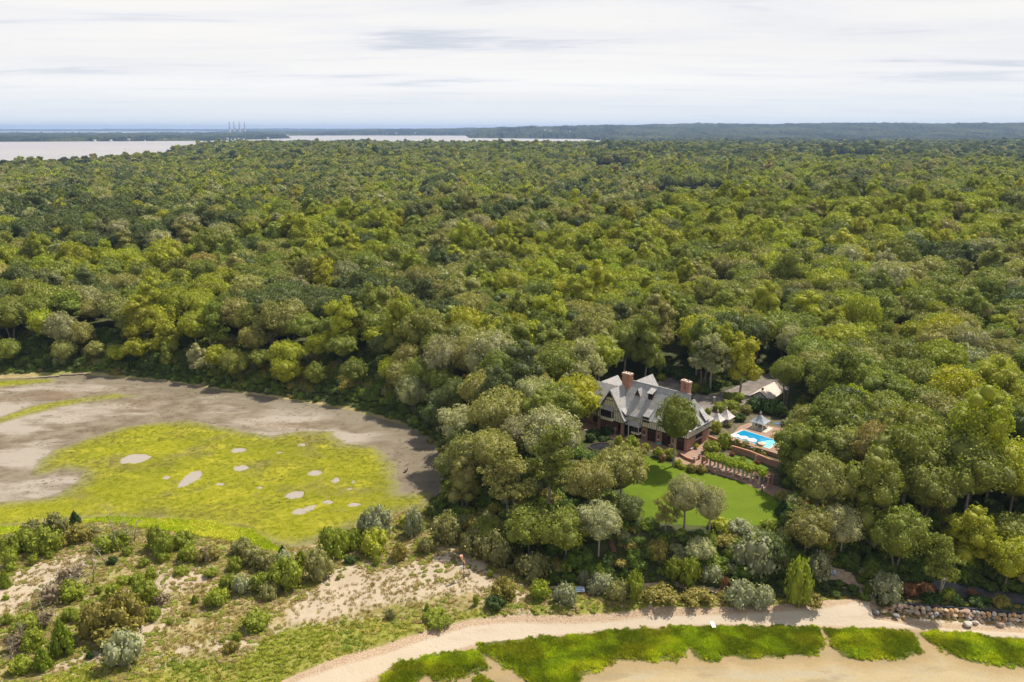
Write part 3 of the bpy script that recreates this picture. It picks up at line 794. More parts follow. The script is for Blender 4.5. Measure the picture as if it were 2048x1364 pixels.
for s in (1, -1):
    hb('bargeboard', M_timber, lambda m: m.bar((-25.4, GB - 0.3, 13.5), (-25.4 + s * 5.0, GB - 0.3, 5.5), 0.12, 0.4))
hb('gable_peak', M_timber, lambda m: m.prism([(-26.6, GB - 0.1, 11.3), (-24.2, GB - 0.1, 11.3), (-25.4, GB - 0.1, 13.4)], [(-26.6, GB - 0.01, 11.3), (-24.2, GB - 0.01, 11.3), (-25.4, GB - 0.01, 13.4)]))
# oriel in the gable with its small slate roof
wi = hb('oriel_window', M_glass, lambda m: m.box(-28.1, GB - 0.9, 5.05, -24.0, GB - 0.1, 7.4))
hb('oriel_apron', M_stucco, lambda m: m.box(-28.2, GB - 0.95, 4.15, -23.9, GB - 0.1, 5.04), wi)
for q in range(7):
    a = 24.05 + q * 0.67
    hb('mullion', M_white if q == 0 else M_timber, lambda m: m.box(-a - 0.07, GB - 0.99, 4.6, -a + 0.07, GB - 0.905, 7.4), wi)
hb('oriel_roof', M_slate, lambda m: m.prism([(-28.4, GB - 1.15, 7.4), (-23.7, GB - 1.15, 7.4), (-23.7, GB - 0.1, 7.4), (-28.4, GB - 0.1, 7.4)], [(-28.0, GB - 0.2, 8.6), (-24.1, GB - 0.2, 8.6), (-24.1, GB - 0.1, 8.6), (-28.0, GB - 0.1, 8.6)]), wi)
# loggia under the gable
for a, b0 in ((20.95, GB), (29.5, GB)):
    hb('brick_post', M_brick, lambda m: m.box(-a - 0.42, b0, 0, -a + 0.42, b0 + 0.8, 3.84))
for a in (23.2, 26.0):
    hb('brick_post', M_brick, lambda m: m.box(-a - 0.35, GB - 0.6, 0, -a + 0.35, GB + 0.1, 2.2))
hb('loggia_wall', M_door, lambda m: m.box(-29.6, 2.0, 0, -21.2, 2.3, 3.9))
for q in range(4):
    a = 22.0 + q * 1.95
    wi = hb('window', M_glass, lambda m: m.box(-a - 1.5, 1.9, 0.6, -a, 1.98, 3.0))
    hb('glazing_bar', M_white, lambda m: (m.box(-a - 0.78, 1.85, 0.6, -a - 0.72, 1.895, 3.0)), wi)
hb('loggia_ceiling', M_timber, lambda m: m.box(-29.9, GB + 0.5, 3.86, -20.6, 3.0, 3.98))
# entrance bay between the gable and the doors, with little hipped roof
hb('entry_wall', M_door, lambda m: m.box(-20.6, 0.65, 0, -15.4, 0.9, 4.0))
wi = hb('bay_window', M_glass, lambda m: m.box(-18.2, -1.3, 2.0, -15.6, 0.3, 3.9))
hb('bay_apron', M_stucco, lambda m: m.box(-18.3, -1.36, 1.35, -15.5, 0.3, 1.99), wi)
for a in (15.6, 16.45, 17.3, 18.15):
    hb('mullion', M_white if a in (15.6,) else M_timber, lambda m: m.box(-a - 0.07, -1.42, 1.4, -a + 0.07, -1.305, 3.9), wi)
hb('bay_roof', M_slate, lambda m: m.prism([(-20.3, -1.9, 3.9), (-15.1, -1.9, 3.9), (-15.1, -0.45, 3.9), (-20.3, -0.45, 3.9)], [(-18.6, -0.6, 5.4), (-16.2, -0.6, 5.4), (-16.2, -0.45, 5.4), (-18.6, -0.45, 5.4)]), wi)
hb('porch_post', M_white, lambda m: m.box(-19.1, -1.6, 0, -18.9, -1.4, 3.9))
for a in (19.3, 19.9, 20.5):
    hb('glazing_bar', M_timber, lambda m: m.box(-a - 0.05, 0.55, 0, -a + 0.05, 0.645, 3.9))
# windows breaking the front eave
for a0, a1 in ((12.6, 15.0), (7.4, 9.4), (2.6, 4.4)):
    d = hb('dormer', M_slate, lambda m: m.prism([(-a1, -0.7, 7.35), (-a0, -0.7, 7.35), (-a0, 3.2, 9.9), (-a1, 3.2, 9.9)], [(-a1, -0.7, 7.55), (-a0, -0.7, 7.55), (-a0, 3.2, 10.1), (-a1, 3.2, 10.1)]))
    hb('window', M_glass, lambda m: m.box(-a1 + 0.1, -0.55, 5.75, -a0 - 0.1, 1.5, 7.34), d)
    for q in range(4):
        xx = -a1 + 0.15 + (a1 - a0 - 0.3) * q / 3
        hb('mullion', M_timber, lambda m: m.box(xx - 0.05, -0.62, 5.7, xx + 0.05, -0.555, 7.34), d)
# dormers high in the main roof
d = hb('dormer', M_timber, lambda m: m.prism([(-20.3, 3.4, 12.0 - .2), (-18.5, 3.4, 12.0 - .2), (-19.4, 3.4, 13.7)], [(-20.3, 5.2, 12.0), (-18.5, 5.2, 12.0), (-19.4, 5.2, 13.7)]), label='small triangular dormer')
hb('dormer_roof', M_slate, lambda m: (m.slab([(-19.4, 3.2, 13.95), (-18.3, 3.2, 11.7), (-18.3, 5.4, 12.0), (-19.4, 6.0, 13.95)], 0.12), m.slab([(-20.5, 3.2, 11.7), (-19.4, 3.2, 13.95), (-19.4, 6.0, 13.95), (-20.5, 5.4, 12.0)], 0.12)), d)
d = hb('dormer', M_door, lambda m: m.box(-15.9, 3.6, 11.0, -14.4, 5.6, 13.5), label='shed-roofed dormer with dark window')
hb('dormer_roof', M_slate, lambda m: m.slab([(-16.1, 3.1, 13.5), (-14.1, 3.1, 13.5), (-14.1, 5.6, 14.5), (-16.1, 5.6, 14.5)], 0.12), d)
hb('window', M_glass, lambda m: m.box(-15.7, 3.55, 12.2, -14.6, 3.595, 13.4), d)
hb('vent_pipe', M_white, lambda m: m.box(-11.1, 2.4, 9.5, -10.85, 2.65, 11.6))
hb('roof_vent', M_timber, lambda m: m.box(-11.6, 1.9, 8.8, -10.5, 3.0, 9.9))
# side dormers on the hip
for b0 in (4.2, 8.6):
    d = hb('dormer', M_slate, lambda m: m.slab([(1.0, b0, 7.4), (1.0, b0 + 2.4, 7.4), (-1.7, b0 + 2.2, 10.4), (-1.7, b0 + 0.2, 10.4)], 0.2))
    hb('window', M_glass, lambda m: m.box(-0.6, b0 + 0.2, 5.7, 0.6, b0 + 2.2, 7.2), d)
    hb('frame', M_timber, lambda m: (m.box(-0.9, b0 + 0.05, 5.6, 0.66, b0 + 0.2 - .003, 7.2), m.box(-0.9, b0 + 2.203, 5.6, 0.66, b0 + 2.35, 7.2)), d)
hb('dormer', M_timber, lambda m: m.prism([(-1.0, 3.0, 9.8), (-1.0, 4.6, 9.8), (-1.0, 3.8, 11.0)], [(-2.6, 3.0, 9.8), (-2.6, 4.6, 9.8), (-2.6, 3.8, 11.0)]))
# small flank dormer on the cross wing
d = hb('dormer', M_slate, lambda m: m.slab([(-20.0, -1.6, 6.6), (-20.0, 0.6, 6.6), (-22.5, 0.6, 8.6), (-22.5, -1.6, 8.6)], 0.2))
hb('window', M_glass, lambda m: m.box(-21.6, -1.4, 5.2, -20.35, 0.4, 6.4), d)
# rear wings
def rearwing(ac, b1, zr, hw):
    o = hb('rear_roof', M_slate, lambda m: gable_y(m, ac, 6.6, b1, zr, hw, 7.0))
    hb('rear_gable', M_stucco, lambda m: m.prism([(-ac - hw * 0.85, b1 - 0.6, 0), (-ac + hw * 0.85, b1 - 0.6, 0), (-ac + hw * 0.85, b1 - 0.6, 7.4), (-ac, b1 - 0.6, zr - 0.5), (-ac - hw * 0.85, b1 - 0.6, 7.4)], [(-ac - hw * 0.85, b1 - 0.3, 0), (-ac + hw * 0.85, b1 - 0.3, 0), (-ac + hw * 0.85, b1 - 0.3, 7.4), (-ac, b1 - 0.3, zr - 0.5), (-ac - hw * 0.85, b1 - 0.3, 7.4)]), o)
    hb('wall', M_brick, lambda m: m.box(-ac - hw * 0.8, 12, 0, -ac + hw * 0.8, b1 - 0.6, 7.2), o)
rearwing(23.2, 17.5, 14.6, 5.2)
rearwing(35.0, 15.5, 12.2, 4.2)
# left wing
hb('left_roof', M_slate, lambda m: gable_x(m, 26.0, 52.0, 5.6, 12.4, 6.6, 5.9))
hb('wall', M_brick, lambda m: m.box(-51.5, 0.2, 0, -24.0, 11.0, 3.6))
hb('stucco_wall', M_stucco, lambda m: m.box(-51.5, -0.1, 3.61, -29.95, 11.1, 6.2))
hb('gable_wall', M_stucco, lambda m: m.prism([(-51.4, 0.3, 6.2), (-51.4, 10.9, 6.2), (-51.4, 5.6, 12.0)], [(-51.0, 0.3, 6.2), (-51.0, 10.9, 6.2), (-51.0, 5.6, 12.0)]))
for q in range(30):
    a = 30.3 + q * 0.7
    hb('timber', M_timber, lambda m: m.box(-a - 0.07, -0.16, 3.65, -a + 0.07, -0.102, 6.1))
for a in (31.5, 35.5, 39.5, 43.5, 47.5):
    wi = hb('window', M_glass, lambda m: m.box(-a - 1.8, 0.12, 0.9, -a, 0.19, 2.9))
    hb('frame', M_stone, lambda m: (m.box(-a - 2.0, 0.08, 2.91, -a + 0.2, 0.18, 3.15), m.box(-a - 2.0, 0.08, 0.7, -a + 0.2, 0.18, 0.89)), wi)
    hb('window', M_glass, lambda m: m.box(-a - 1.6, -0.2, 4.3, -a - 0.1, -0.165, 5.7))
# chimneys
def chimney(a0, a1, b0, b1, z0, zt, par=house):
    o = hb('chimney', M_chim, lambda m: (m.box(-a1, b0, z0, -a0, b1, zt), m.box(-a1 - 0.12, b0 - 0.12, zt - 1.6, -a0 + 0.12, b1 + 0.12, zt - 1.3), m.box(-a1 - 0.2, b0 - 0.2, zt - 0.5, -a0 + 0.2, b1 + 0.2, zt)))
    hb('chimney_cap', M_stone, lambda m: m.box(-a1 - 0.1, b0 - 0.1, zt + 0.003, -a0 + 0.1, b1 + 0.1, zt + 0.15), o)
    n = max(1, int((a1 - a0) / 0.8))
    for q in range(n):
        aa = a0 + (q + 0.5) * (a1 - a0) / n
        hb('chimney_pot', M_chim, lambda m: m.lathe([(0.22, zt + 0.15), (0.26, zt + 0.3), (0.2, zt + 0.55)], 8, (-aa, (b0 + b1) / 2)), o)
chimney(23.2, 26.0, 4.6, 6.2, 7, 17.3)
chimney(6.0, 7.1, 7.2, 8.6, 10, 18.4)
chimney(4.4, 5.5, 7.2, 8.6, 10, 18.2)

# terrace, walls and garden of the house
def hpoly(pts): return [HL(a, b) for a, b in pts]
sheet('terrace', hpoly([(24, -2.6), (24, -6.5), (12, -6.2), (4, -6.5), (-2, -8.5), (-7, -7), (-8, 3), (-6, 13), (-0.0, 13), (0, 0.0), (20, 0.0), (20, -2.6)]), 9.996, M_brickpave, kind='structure')
sheet('terrace', hpoly([(50, 0), (50, -5), (30, -6), (30, 0)]), 9.996, M_brickpave, kind='structure')
PATH = Gp([(1400, 898), (1412, 905), (1418, 918), (1460, 938), (1520, 960), (1560, 975), (1600, 985), (1600, 1000), (1545, 992), (1530, 984), (1480, 962), (1425, 945), (1400, 925)], 10)
sheet('garden_path', PATH, 9.994, M_brickpave, kind='structure')
DRIVE = Gp([(1370, 800), (1400, 784), (1430, 790), (1470, 774), (1520, 750), (1560, 742), (1590, 740), (1610, 748), (1590, 770), (1560, 790), (1500, 805), (1450, 822), (1425, 838), (1405, 825), (1390, 812)], 10)
sheet('driveway', smooth_poly(DRIVE, 1), 9.990, M_asphalt, kind='structure')
DRIVE2 = Gp([(1310, 764), (1335, 757), (1365, 750), (1385, 748), (1372, 758), (1352, 768), (1385, 782), (1380, 800), (1330, 785)], 10)
sheet('driveway', smooth_poly(DRIVE2, 1), 9.986, M_asphalt, kind='structure')

# ------------------------------------------------------------------ plants: shared meshes
def GT(u, v):
    """point where the line of sight meets the ground"""
    z = 2.0
    for _ in range(14):
        x, y = G(u, v, z); z = 0.5 * z + 0.5 * hz1(x, y)
    x, y = G(u, v, z)
    return x, y, hz1(x, y)
ICO = None
def ico():
    global ICO
    if ICO is None:
        import bmesh
        bm = bmesh.new(); bmesh.ops.create_icosphere(bm, subdivisions=2, radius=1)
        V = np.array([v.co[:] for v in bm.verts]); F = np.array([[v.index for v in f.verts] for f in bm.faces]); bm.free()
        ICO = (V, F)
    return ICO
def rdir(rng, n):
    d = rng.normal(size=(n, 3)); return d / np.linalg.norm(d, axis=1)[:, None]
def leaves_on(rng, C, Rr, nleaf, size, up=-0.45, spread=0.75, shell=(0.86, 1.10), squash=1.0):
    """leaf sprays over a set of lobes; returns verts, quads, lv"""
    A = Rr ** 2; cnt = np.maximum(6, (nleaf * A / A.sum()).astype(int))
    P = []; N = []
    for c, r, k in zip(C, Rr, cnt):
        d = rdir(rng, k); d = d[d[:, 2] > up]
        bump = 1 + 0.10 * np.sin(d[:, 0] * 9 + c[0] * 3) * np.sin(d[:, 1] * 9 + c[1] * 2) + 0.06 * np.sin(d[:, 2] * 17 + c[2])
        rr = r * rng.uniform(shell[0], shell[1], len(d)) * bump
        p = c + d * rr[:, None] * np.array([1, 1, squash])
        P.append(p); N.append(d)
    P = np.vstack(P); N = np.vstack(N)
    # drop leaves buried in other lobes
    keep = np.ones(len(P), bool)
    for c, r in zip(C, Rr):
        keep &= np.linalg.norm((P - c) / np.array([1, 1, squash]), axis=1) > r * 0.80
    P = P[keep]; N = N[keep]
    n = len(P)
    N = N + spread * rdir(rng, n); N /= np.linalg.norm(N, axis=1)[:, None]
    T = np.cross(N, rdir(rng, n)); T /= np.linalg.norm(T, axis=1)[:, None] + 1e-9
    B = np.cross(N, T)
    s = size * rng.uniform(0.6, 1.35, n)[:, None]
    Q = np.stack([P - T * s * 0.6, P - B * s * 0.42 + N * s * .08, P + T * s * 0.6, P + B * s * 0.42 + N * s * .08], 1)
    F = np.arange(n * 4).reshape(n, 4)
    lv = np.clip(rng.normal(0.5, 0.22, n), 0, 1)
    return Q.reshape(-1, 3), F, lv
def cores(C, Rr, k=0.84, squash=1.0):
    V, F = ico(); VV = []; FF = []; n = 0
    for c, r in zip(C, Rr):
        VV.append(c + V * r * k * np.array([1, 1, squash])); FF.append(F + n); n += len(V)
    return np.vstack(VV), np.vstack(FF)
def crown_mesh(name, seed, form, nleaf, size, R0=5.6, trunk=None, core=0.84, small_core=True):
    """crown with its base near z=0; returns the mesh"""
    rng = np.random.default_rng(seed)
    if form == 'round':
        n = 22; d = rdir(rng, n); d[:, 2] = np.abs(d[:, 2]) * 0.95 - 0.12
        C = d * np.array([R0 * .66, R0 * .66, R0 * .58]) * rng.uniform(.8, 1.12, (n, 1)) + [0, 0, R0 * .62]
        Rr = rng.uniform(.24, .38, n) * R0
        C = np.vstack([C, [[0, 0, R0 * .60]]]); Rr = np.append(Rr, R0 * .74)
    elif form == 'tall':
        n = 26; t = rng.uniform(0, 1, n); a = rng.uniform(0, 6.28, n)
        rad = R0 * .62 * np.sqrt(np.clip(1 - (t * 1.05 - .25) ** 2 / .75, .05, 1)) * rng.uniform(.55, 1.1, n)
        C = np.stack([rad * np.cos(a), rad * np.sin(a), t * R0 * 1.9 + R0 * .15], 1)
        Rr = rng.uniform(.22, .36, n) * R0 * (1.1 - .35 * t)
        C = np.vstack([C, [[0, 0, R0 * .7], [0, 0, R0 * 1.3]]]); Rr = np.append(Rr, [R0 * .5, R0 * .42])
    elif form == 'airy':
        n = 20; t = rng.uniform(0, 1, n); a = rng.uniform(0, 6.28, n)
        rad = R0 * rng.uniform(.15, .95, n) * (1 - .45 * t)
        C = np.stack([rad * np.cos(a), rad * np.sin(a), t * R0 * 1.35 + R0 * .1], 1)
        Rr = rng.uniform(.19, .32, n) * R0
    elif form == 'cone':
        n = 30; t = np.linspace(0, 1, n) ; a = np.arange(n) * 2.4
        rad = R0 * .62 * (1 - t) ** .8
        C = np.stack([rad * np.cos(a), rad * np.sin(a), t * R0 * 2.3 + R0 * .2], 1)
        Rr = R0 * (.40 - .26 * t)
    else:  # flat spreading
        n = 18; a = rng.uniform(0, 6.28, n); rad = R0 * np.sqrt(rng.uniform(0, 1, n)) * .8
        C = np.stack([rad * np.cos(a), rad * np.sin(a), R0 * (.35 - .25 * (rad / R0) ** 2) + rng.uniform(0, .12, n) * R0], 1)
        Rr = rng.uniform(.22, .34, n) * R0
    # clumps on the lobes
    CC = [C]; RR_ = [Rr * .80]
    for c, r in zip(C, Rr):
        kk = max(6, int(36 * (r / (R0 * .4)) ** 1.6)); d = rdir(rng, kk); d = d[d[:, 2] > -.35]
        CC.append(c + d * r * rng.uniform(.84, 1.06, (len(d), 1))); RR_.append(r * rng.uniform(.17, .34, len(d)) * (R0 * .4 / r) ** .5)
    CC = np.vstack(CC); RR_ = np.concatenate(RR_)
    inn = np.zeros(len(CC), bool)
    for c, r in zip(C, Rr): inn |= (np.linalg.norm(CC - c, axis=1) < r * .62) & (RR_ < R0 * .2)
    CC = CC[~inn]; RR_ = RR_[~inn]
    V, F, lv = leaves_on(rng, CC, RR_, nleaf, size)
    if form == 'airy': core = min(core, 0.55)
    cv, cf = cores(C, Rr, core * .95)
    # build: leaves as quads, cores as degenerate-free triangles stored as quads is wasteful -> two passes through a joined polygon list
    me = bpy.data.meshes.new(name)
    allV = np.vstack([V, cv]); nq = len(F); ntri = len(cf)
    me.vertices.add(len(allV)); me.vertices.foreach_set('co', allV.astype(np.float32).ravel())
    tv = []; tf = []; tm = 0
    loops = np.concatenate([F.ravel(), (cf + len(V)).ravel()])
    starts = np.concatenate([np.arange(0, nq * 4, 4), nq * 4 + np.arange(0, ntri * 3, 3)])
    tot = np.concatenate([np.full(nq, 4), np.full(ntri, 3)])
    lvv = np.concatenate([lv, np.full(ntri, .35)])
    mi = np.zeros(nq + ntri, np.int32)
    if trunk is not None:
        base = len(allV)
        tv = np.array(trunk.v)
        me.vertices.add(len(tv)); co = np.vstack([allV, tv]); me.vertices.foreach_set('co', co.astype(np.float32).ravel())
        tl = []; ts = []; tt = []; p = len(loops)
        for f in trunk.f:
            ts.append(p); tt.append(len(f)); tl += [base + i for i in f]; p += len(f)
        loops = np.concatenate([loops, tl]); starts = np.concatenate([starts, ts]); tot = np.concatenate([tot, tt])
        lvv = np.concatenate([lvv, np.zeros(len(ts))]); mi = np.concatenate([mi, np.ones(len(ts), np.int32)])
    me.loops.add(len(loops)); me.loops.foreach_set('vertex_index', loops.astype(np.int32))
    me.polygons.add(len(starts)); me.polygons.foreach_set('loop_start', starts.astype(np.int32))
    try: me.polygons.foreach_set('loop_total', tot.astype(np.int32))
    except Exception: pass
    me.materials.append(M_leaf); me.materials.append(M_bark)
    me.polygons.foreach_set('material_index', mi.astype(np.int32))
    at = me.attributes.new('lv', 'FLOAT', 'FACE'); at.data.foreach_set('value', lvv.astype(np.float32))
    me.update(calc_edges=True); me.validate()
    return me
def trunk_mb(seed, H=9.0, r=0.32, spread=3.2, top=5.0, fork=False):
    rng = random.Random(seed); m = MB()
    lean = rng.uniform(-.5, .5)
    stems = [(0, 0)] if not fork else [(-.35, -1.2), (.35, 1.2)]
    for s, (o, l) in enumerate(stems):
        pts = [(o, 0, -1.2), (o, 0, 0), (o + lean * .3 + l * .3, .1, H * .5), (o + lean + l, .3, H), (o + lean * 1.3 + l * 1.3, .2, H + top * .6)]
        m.tube(pts, [r * 1.5, r * 1.15, r * .9, r * .7, r * .25], 7)
        for k in range(4 if not fork else 3):
            a = k * 2.1 + rng.uniform(-.5, .5) + s; z0 = H * rng.uniform(.55, .98)
            bx = o + (lean + l) * z0 / H; e = spread * rng.uniform(.7, 1.1)
            m.tube([(bx, .1, z0), (bx + e * .45 * math.cos(a), e * .45 * math.sin(a), z0 + top * .25), (bx + e * math.cos(a), e * math.sin(a), z0 + top * .6)], [r * .5, r * .35, r * .1], 5)
    return m
FORMS = ['round', 'round', 'round', 'round', 'tall', 'round', 'airy', 'round', 'tall', 'airy']
CROWN = [crown_mesh('crown', 100 + i, f, 12500, 0.30) for i, f in enumerate(FORMS)]
TRUNK = [trunk_mb(50 + i, 9.0, 0.30, 3.2, 5.0, i == 3).mesh('trunk', M_bark if i % 2 else M_palebark, True) for i in range(4)]
STUFF = {}
def proto_col(name, meshes):
    c = bpy.data.collections.new(name)
    for i, me in enumerate(meshes):
        o = bpy.data.objects.new('%s_shape_%02d' % (name, i), me); c.objects.link(o)
    return c
def scatter(name, P, rot, scl, idx, tint, col, label, cat, kind='stuff'):
    n = len(P)
    me = bpy.data.meshes.new(name); me.vertices.add(n)
    me.vertices.foreach_set('co', np.asarray(P, np.float32).ravel())
    for an, typ, data in (('rot', 'FLOAT_VECTOR', rot), ('scl', 'FLOAT_VECTOR', scl), ('idx', 'INT', idx), ('tint', 'FLOAT_COLOR', np.hstack([tint, np.ones((n, 1))]))):
        at = me.attributes.new(an, typ, 'POINT')
        at.data.foreach_set({'FLOAT_VECTOR': 'vector', 'INT': 'value', 'FLOAT_COLOR': 'color'}[typ], np.asarray(data, np.int32 if typ == 'INT' else np.float32).ravel())
    me.materials.append(M_leaf)
    o = props(link(name, me), label, cat, None, kind)
    g = bpy.data.node_groups.new(name, 'GeometryNodeTree')
    g.interface.new_socket('Geometry', in_out='INPUT', socket_type='NodeSocketGeometry')
    g.interface.new_socket('Geometry', in_out='OUTPUT', socket_type='NodeSocketGeometry')
    N = g.nodes; gi = N.new('NodeGroupInput'); go = N.new('NodeGroupOutput')
    ci = N.new('GeometryNodeCollectionInfo'); ci.inputs[0].default_value = col; ci.inputs[1].default_value = True; ci.inputs[2].default_value = True
    ip = N.new('GeometryNodeInstanceOnPoints'); ip.inputs['Pick Instance'].default_value = True
    def att(nm, dt):
        a = N.new('GeometryNodeInputNamedAttribute'); a.data_type = dt; a.inputs[0].default_value = nm; return a.outputs[0]
    er = N.new('FunctionNodeEulerToRotation')
    lk = g.links.new
    lk(gi.outputs[0], ip.inputs['Points']); lk(ci.outputs[0], ip.inputs['Instance'])
    lk(att('idx', 'INT'), ip.inputs['Instance Index']); lk(att('rot', 'FLOAT_VECTOR'), er.inputs[0]); lk(er.outputs[0], ip.inputs['Rotation'])
    lk(att('scl', 'FLOAT_VECTOR'), ip.inputs['Scale']); lk(ip.outputs[0], go.inputs[0])
    md = o.modifiers.new('scatter', 'NODES'); md.node_group = g
    return o

# ------------------------------------------------------------------ the wood: where trees stand
TINT = {
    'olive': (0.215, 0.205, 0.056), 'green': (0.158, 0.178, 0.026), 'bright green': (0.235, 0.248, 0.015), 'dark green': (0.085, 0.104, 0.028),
    'silvery': (0.255, 0.248, 0.115), 'yellow-green': (0.285, 0.272, 0.016), 'russet': (0.225, 0.185, 0.050), 'golden': (0.50, 0.34, 0.015)}
TN = list(TINT)
TV = np.array([TINT[k] for k in TN])
PR = [np.array(p, float) for p in (
    [(1206, 742), (1300, 738), (1400, 768), (1425, 798), (1470, 800), (1495, 776), (1540, 757), (1600, 757), (1590, 800), (1555, 835), (1548, 880), (1530, 925), (1540, 985), (1556, 1010), (1556, 1052), (1440, 1056), (1325, 1050), (1305, 1010), (1290, 962), (1243, 905), (1168, 892), (1150, 850), (1150, 834), (1206, 832)],
    [(-400, 753), (0, 756), (170, 752), (330, 768), (430, 785), (490, 790), (600, 806), (700, 826), (815, 862), (856, 885), (866, 985), (830, 1012), (850, 1045), (890, 1082), (950, 1120), (1035, 1163), (1060, 1190), (1150, 1196), (1300, 1198), (1500, 1207), (1740, 1207), (1765, 1170), (1890, 1188), (2400, 1205), (2400, 1500), (-400, 1500)],
    [(1395, 785), (1440, 770), (1470, 770), (1465, 800), (1400, 815)],
    [(1213, 1066), (1222, 1062), (1232, 1106), (1224, 1110)],
    [(1862, 1164), (1900, 1164), (2060, 1186), (2060, 1210), (1862, 1200)],
)]
def prot(u, v):
    m = np.zeros(np.shape(u), bool)
    for p in PR: m |= inside(u, v, p)
    return m
def crown_hits(x, y, zb, zt, r):
    """does the crown cover something that is open in the view"""
    m = np.zeros(x.shape, bool)
    zc = (zb + zt) / 2
    for fx, fz in ((0, 1), (0, .0), (0, -.9), (-.9, .1), (.9, .1), (-.62, .7), (.62, .7), (-.7, -.6), (.7, -.6), (.4, .3), (-.4, .3), (-.95, -.3), (.95, -.3)):
        u, v = proj(x + fx * r, y, zc + fz * (zt - zb) / 2)
        m |= prot(u, v)
    return m
rng = np.random.default_rng(11)
def jgrid(y0, y1, s, slope=0.70, margin=45):
    xm = slope * y1 + margin
    gx, gy = np.meshgrid(np.arange(-xm, xm, s), np.arange(y0, y1, s * .88))
    gx = gx + (np.arange(gy.shape[0])[:, None] % 2) * s / 2
    x = (gx + rng.uniform(-.36, .36, gx.shape) * s).ravel(); y = (gy + rng.uniform(-.36, .36, gx.shape) * s).ravel()
    m = np.abs(x) < slope * y + margin
    return x[m], y[m]
BX, BY, BS = [], [], []
for y0, y1, s in ((130, 420, 10.8), (420, 900, 12.4), (900, 1700, 14.0), (1700, 2600, 16.0), (2600, 4300, 19)):
    x, y = jgrid(y0, y1, s); BX.append(x); BY.append(y); BS.append(np.full(len(x), s))
tx, ty, ts = map(np.concatenate, (BX, BY, BS))
n = len(tx)
nearm = np.hypot(tx, ty) < 700
ok = np.ones(n, bool)
dU = np.full(n, 99.0); dU[nearm] = sdf(tx[nearm], ty[nearm], UPoly)
ok &= dU > 1.5
GARD = Gp([(1150, 862), (1190, 800), (1205, 778), (1290, 764), (1330, 768), (1380, 776), (1440, 786), (1500, 762), (1560, 745), (1605, 750), (1600, 800), (1575, 880), (1568, 960), (1575, 1020), (1552, 1056), (1430, 1058), (1340, 1056), (1305, 1030), (1300, 985), (1262, 935), (1232, 908), (1180, 895)], 10)
dG = np.full(n, -99.0); dG[nearm] = sdf(tx[nearm], ty[nearm], GARD)
ok &= dG < 0
for p in MEADOWS: ok &= sdf(tx, ty, p) < 4
# keep the driveway and road open
for p, z in ((DRIVE, 0), (DRIVE2, 0)): ok[nearm] &= sdf(tx[nearm], ty[nearm], p)[...] < 1.0
tz = height(tx, ty)
ok &= (tz > 0.9)
tx, ty, ts, tz, dU = (a[ok] for a in (tx, ty, ts, tz, dU))
n = len(tx)
base_r = ts * rng.uniform(.47, .76, n) * np.where(ty < 420, 1.14, 1.0) * np.where(rng.uniform(0, 1, n) < .10, 1.2, 1.0)
form = rng.choice(10, n, p=[.15, .15, .15, .15, .05, .11, .05, .11, .04, .04])
edge = sm(0, 22, dU)
scale = base_r / 5.6
scale = scale * (0.70 + 0.30 * edge)
hs = scale * rng.uniform(.88, 1.22, n)
hs = np.where((form == 4) | (form == 8), hs * .85, hs)
trunkh = (3.0 + 5.0 * edge) * rng.uniform(.72, 1.15, n) + 3.0 * (fbm(tx / 40, ty / 40, 61, 2) - .5)
F_top = np.array([1.45, 1.45, 1.45, 1.45, 2.35, 1.45, 1.6, 1.45, 2.35, 1.6]) * 5.6
top = tz + trunkh + F_top[form] * hs
near_i = np.where(np.hypot(tx, ty) < 520)[0]
bad = np.zeros(n, bool)
bad[near_i] = crown_hits(tx[near_i], ty[near_i], tz[near_i] + trunkh[near_i], top[near_i], scale[near_i] * 5.6)
# a lower, smaller tree may still fit there
for f in (.72, .5, .36):
    j = np.where(bad)[0]
    scale[j] *= f / .85; hs[j] *= f / .85; trunkh[j] *= f
    top[j] = tz[j] + trunkh[j] + F_top[form[j]] * hs[j]
    bad[j] = crown_hits(tx[j], ty[j], tz[j] + trunkh[j], top[j], scale[j] * 5.6)
ok = ~bad & (scale > 0.28)
tx, ty, ts, tz, dU, scale, hs, trunkh, form, top = (a[ok] for a in (tx, ty, ts, tz, dU, scale, hs, trunkh, form, top))
n = len(tx)
# species in drifts, plus bands of shade put into the tree colours
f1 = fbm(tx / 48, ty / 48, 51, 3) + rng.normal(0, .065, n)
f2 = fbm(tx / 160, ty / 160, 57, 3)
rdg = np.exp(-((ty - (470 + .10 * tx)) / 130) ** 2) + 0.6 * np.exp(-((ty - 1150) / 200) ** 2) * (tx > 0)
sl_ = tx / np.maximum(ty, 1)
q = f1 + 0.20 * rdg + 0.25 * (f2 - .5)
q = q - .30 * sm(-.30, -.40, sl_ + .08 * (f2 - .5)) * sm(430, 500, ty) * sm(900, 760, ty) - .22 * sm(640, 760, ty) * sm(1120, 1000, ty) * sm(0, .12, sl_) - .22 * sm(1950, 2200, ty) * sm(.05, .2, sl_)  # dark green trees in these bands stand in for shade on the wood
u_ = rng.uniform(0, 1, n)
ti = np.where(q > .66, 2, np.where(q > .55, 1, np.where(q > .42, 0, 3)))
ti = np.where((u_ < .10) & (q < .6), 4, ti)
ti = np.where((u_ > .978), 5, ti); ti = np.where((u_ > .972) & (u_ <= .978), 6, ti)
ti = np.where((u_ > .84) & (u_ <= .88) & (ti != 3), 3, ti)
ti = np.where((u_ > .70) & (u_ <= .80), 1, ti)
form = np.where((ti == 2) | (ti == 5), np.where(u_ * 97 % 1 < .30, rng.choice([4, 5, 8], n), form), form)
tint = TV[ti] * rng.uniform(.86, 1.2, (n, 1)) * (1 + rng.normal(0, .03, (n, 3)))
rotz = rng.uniform(0, 6.28, n)
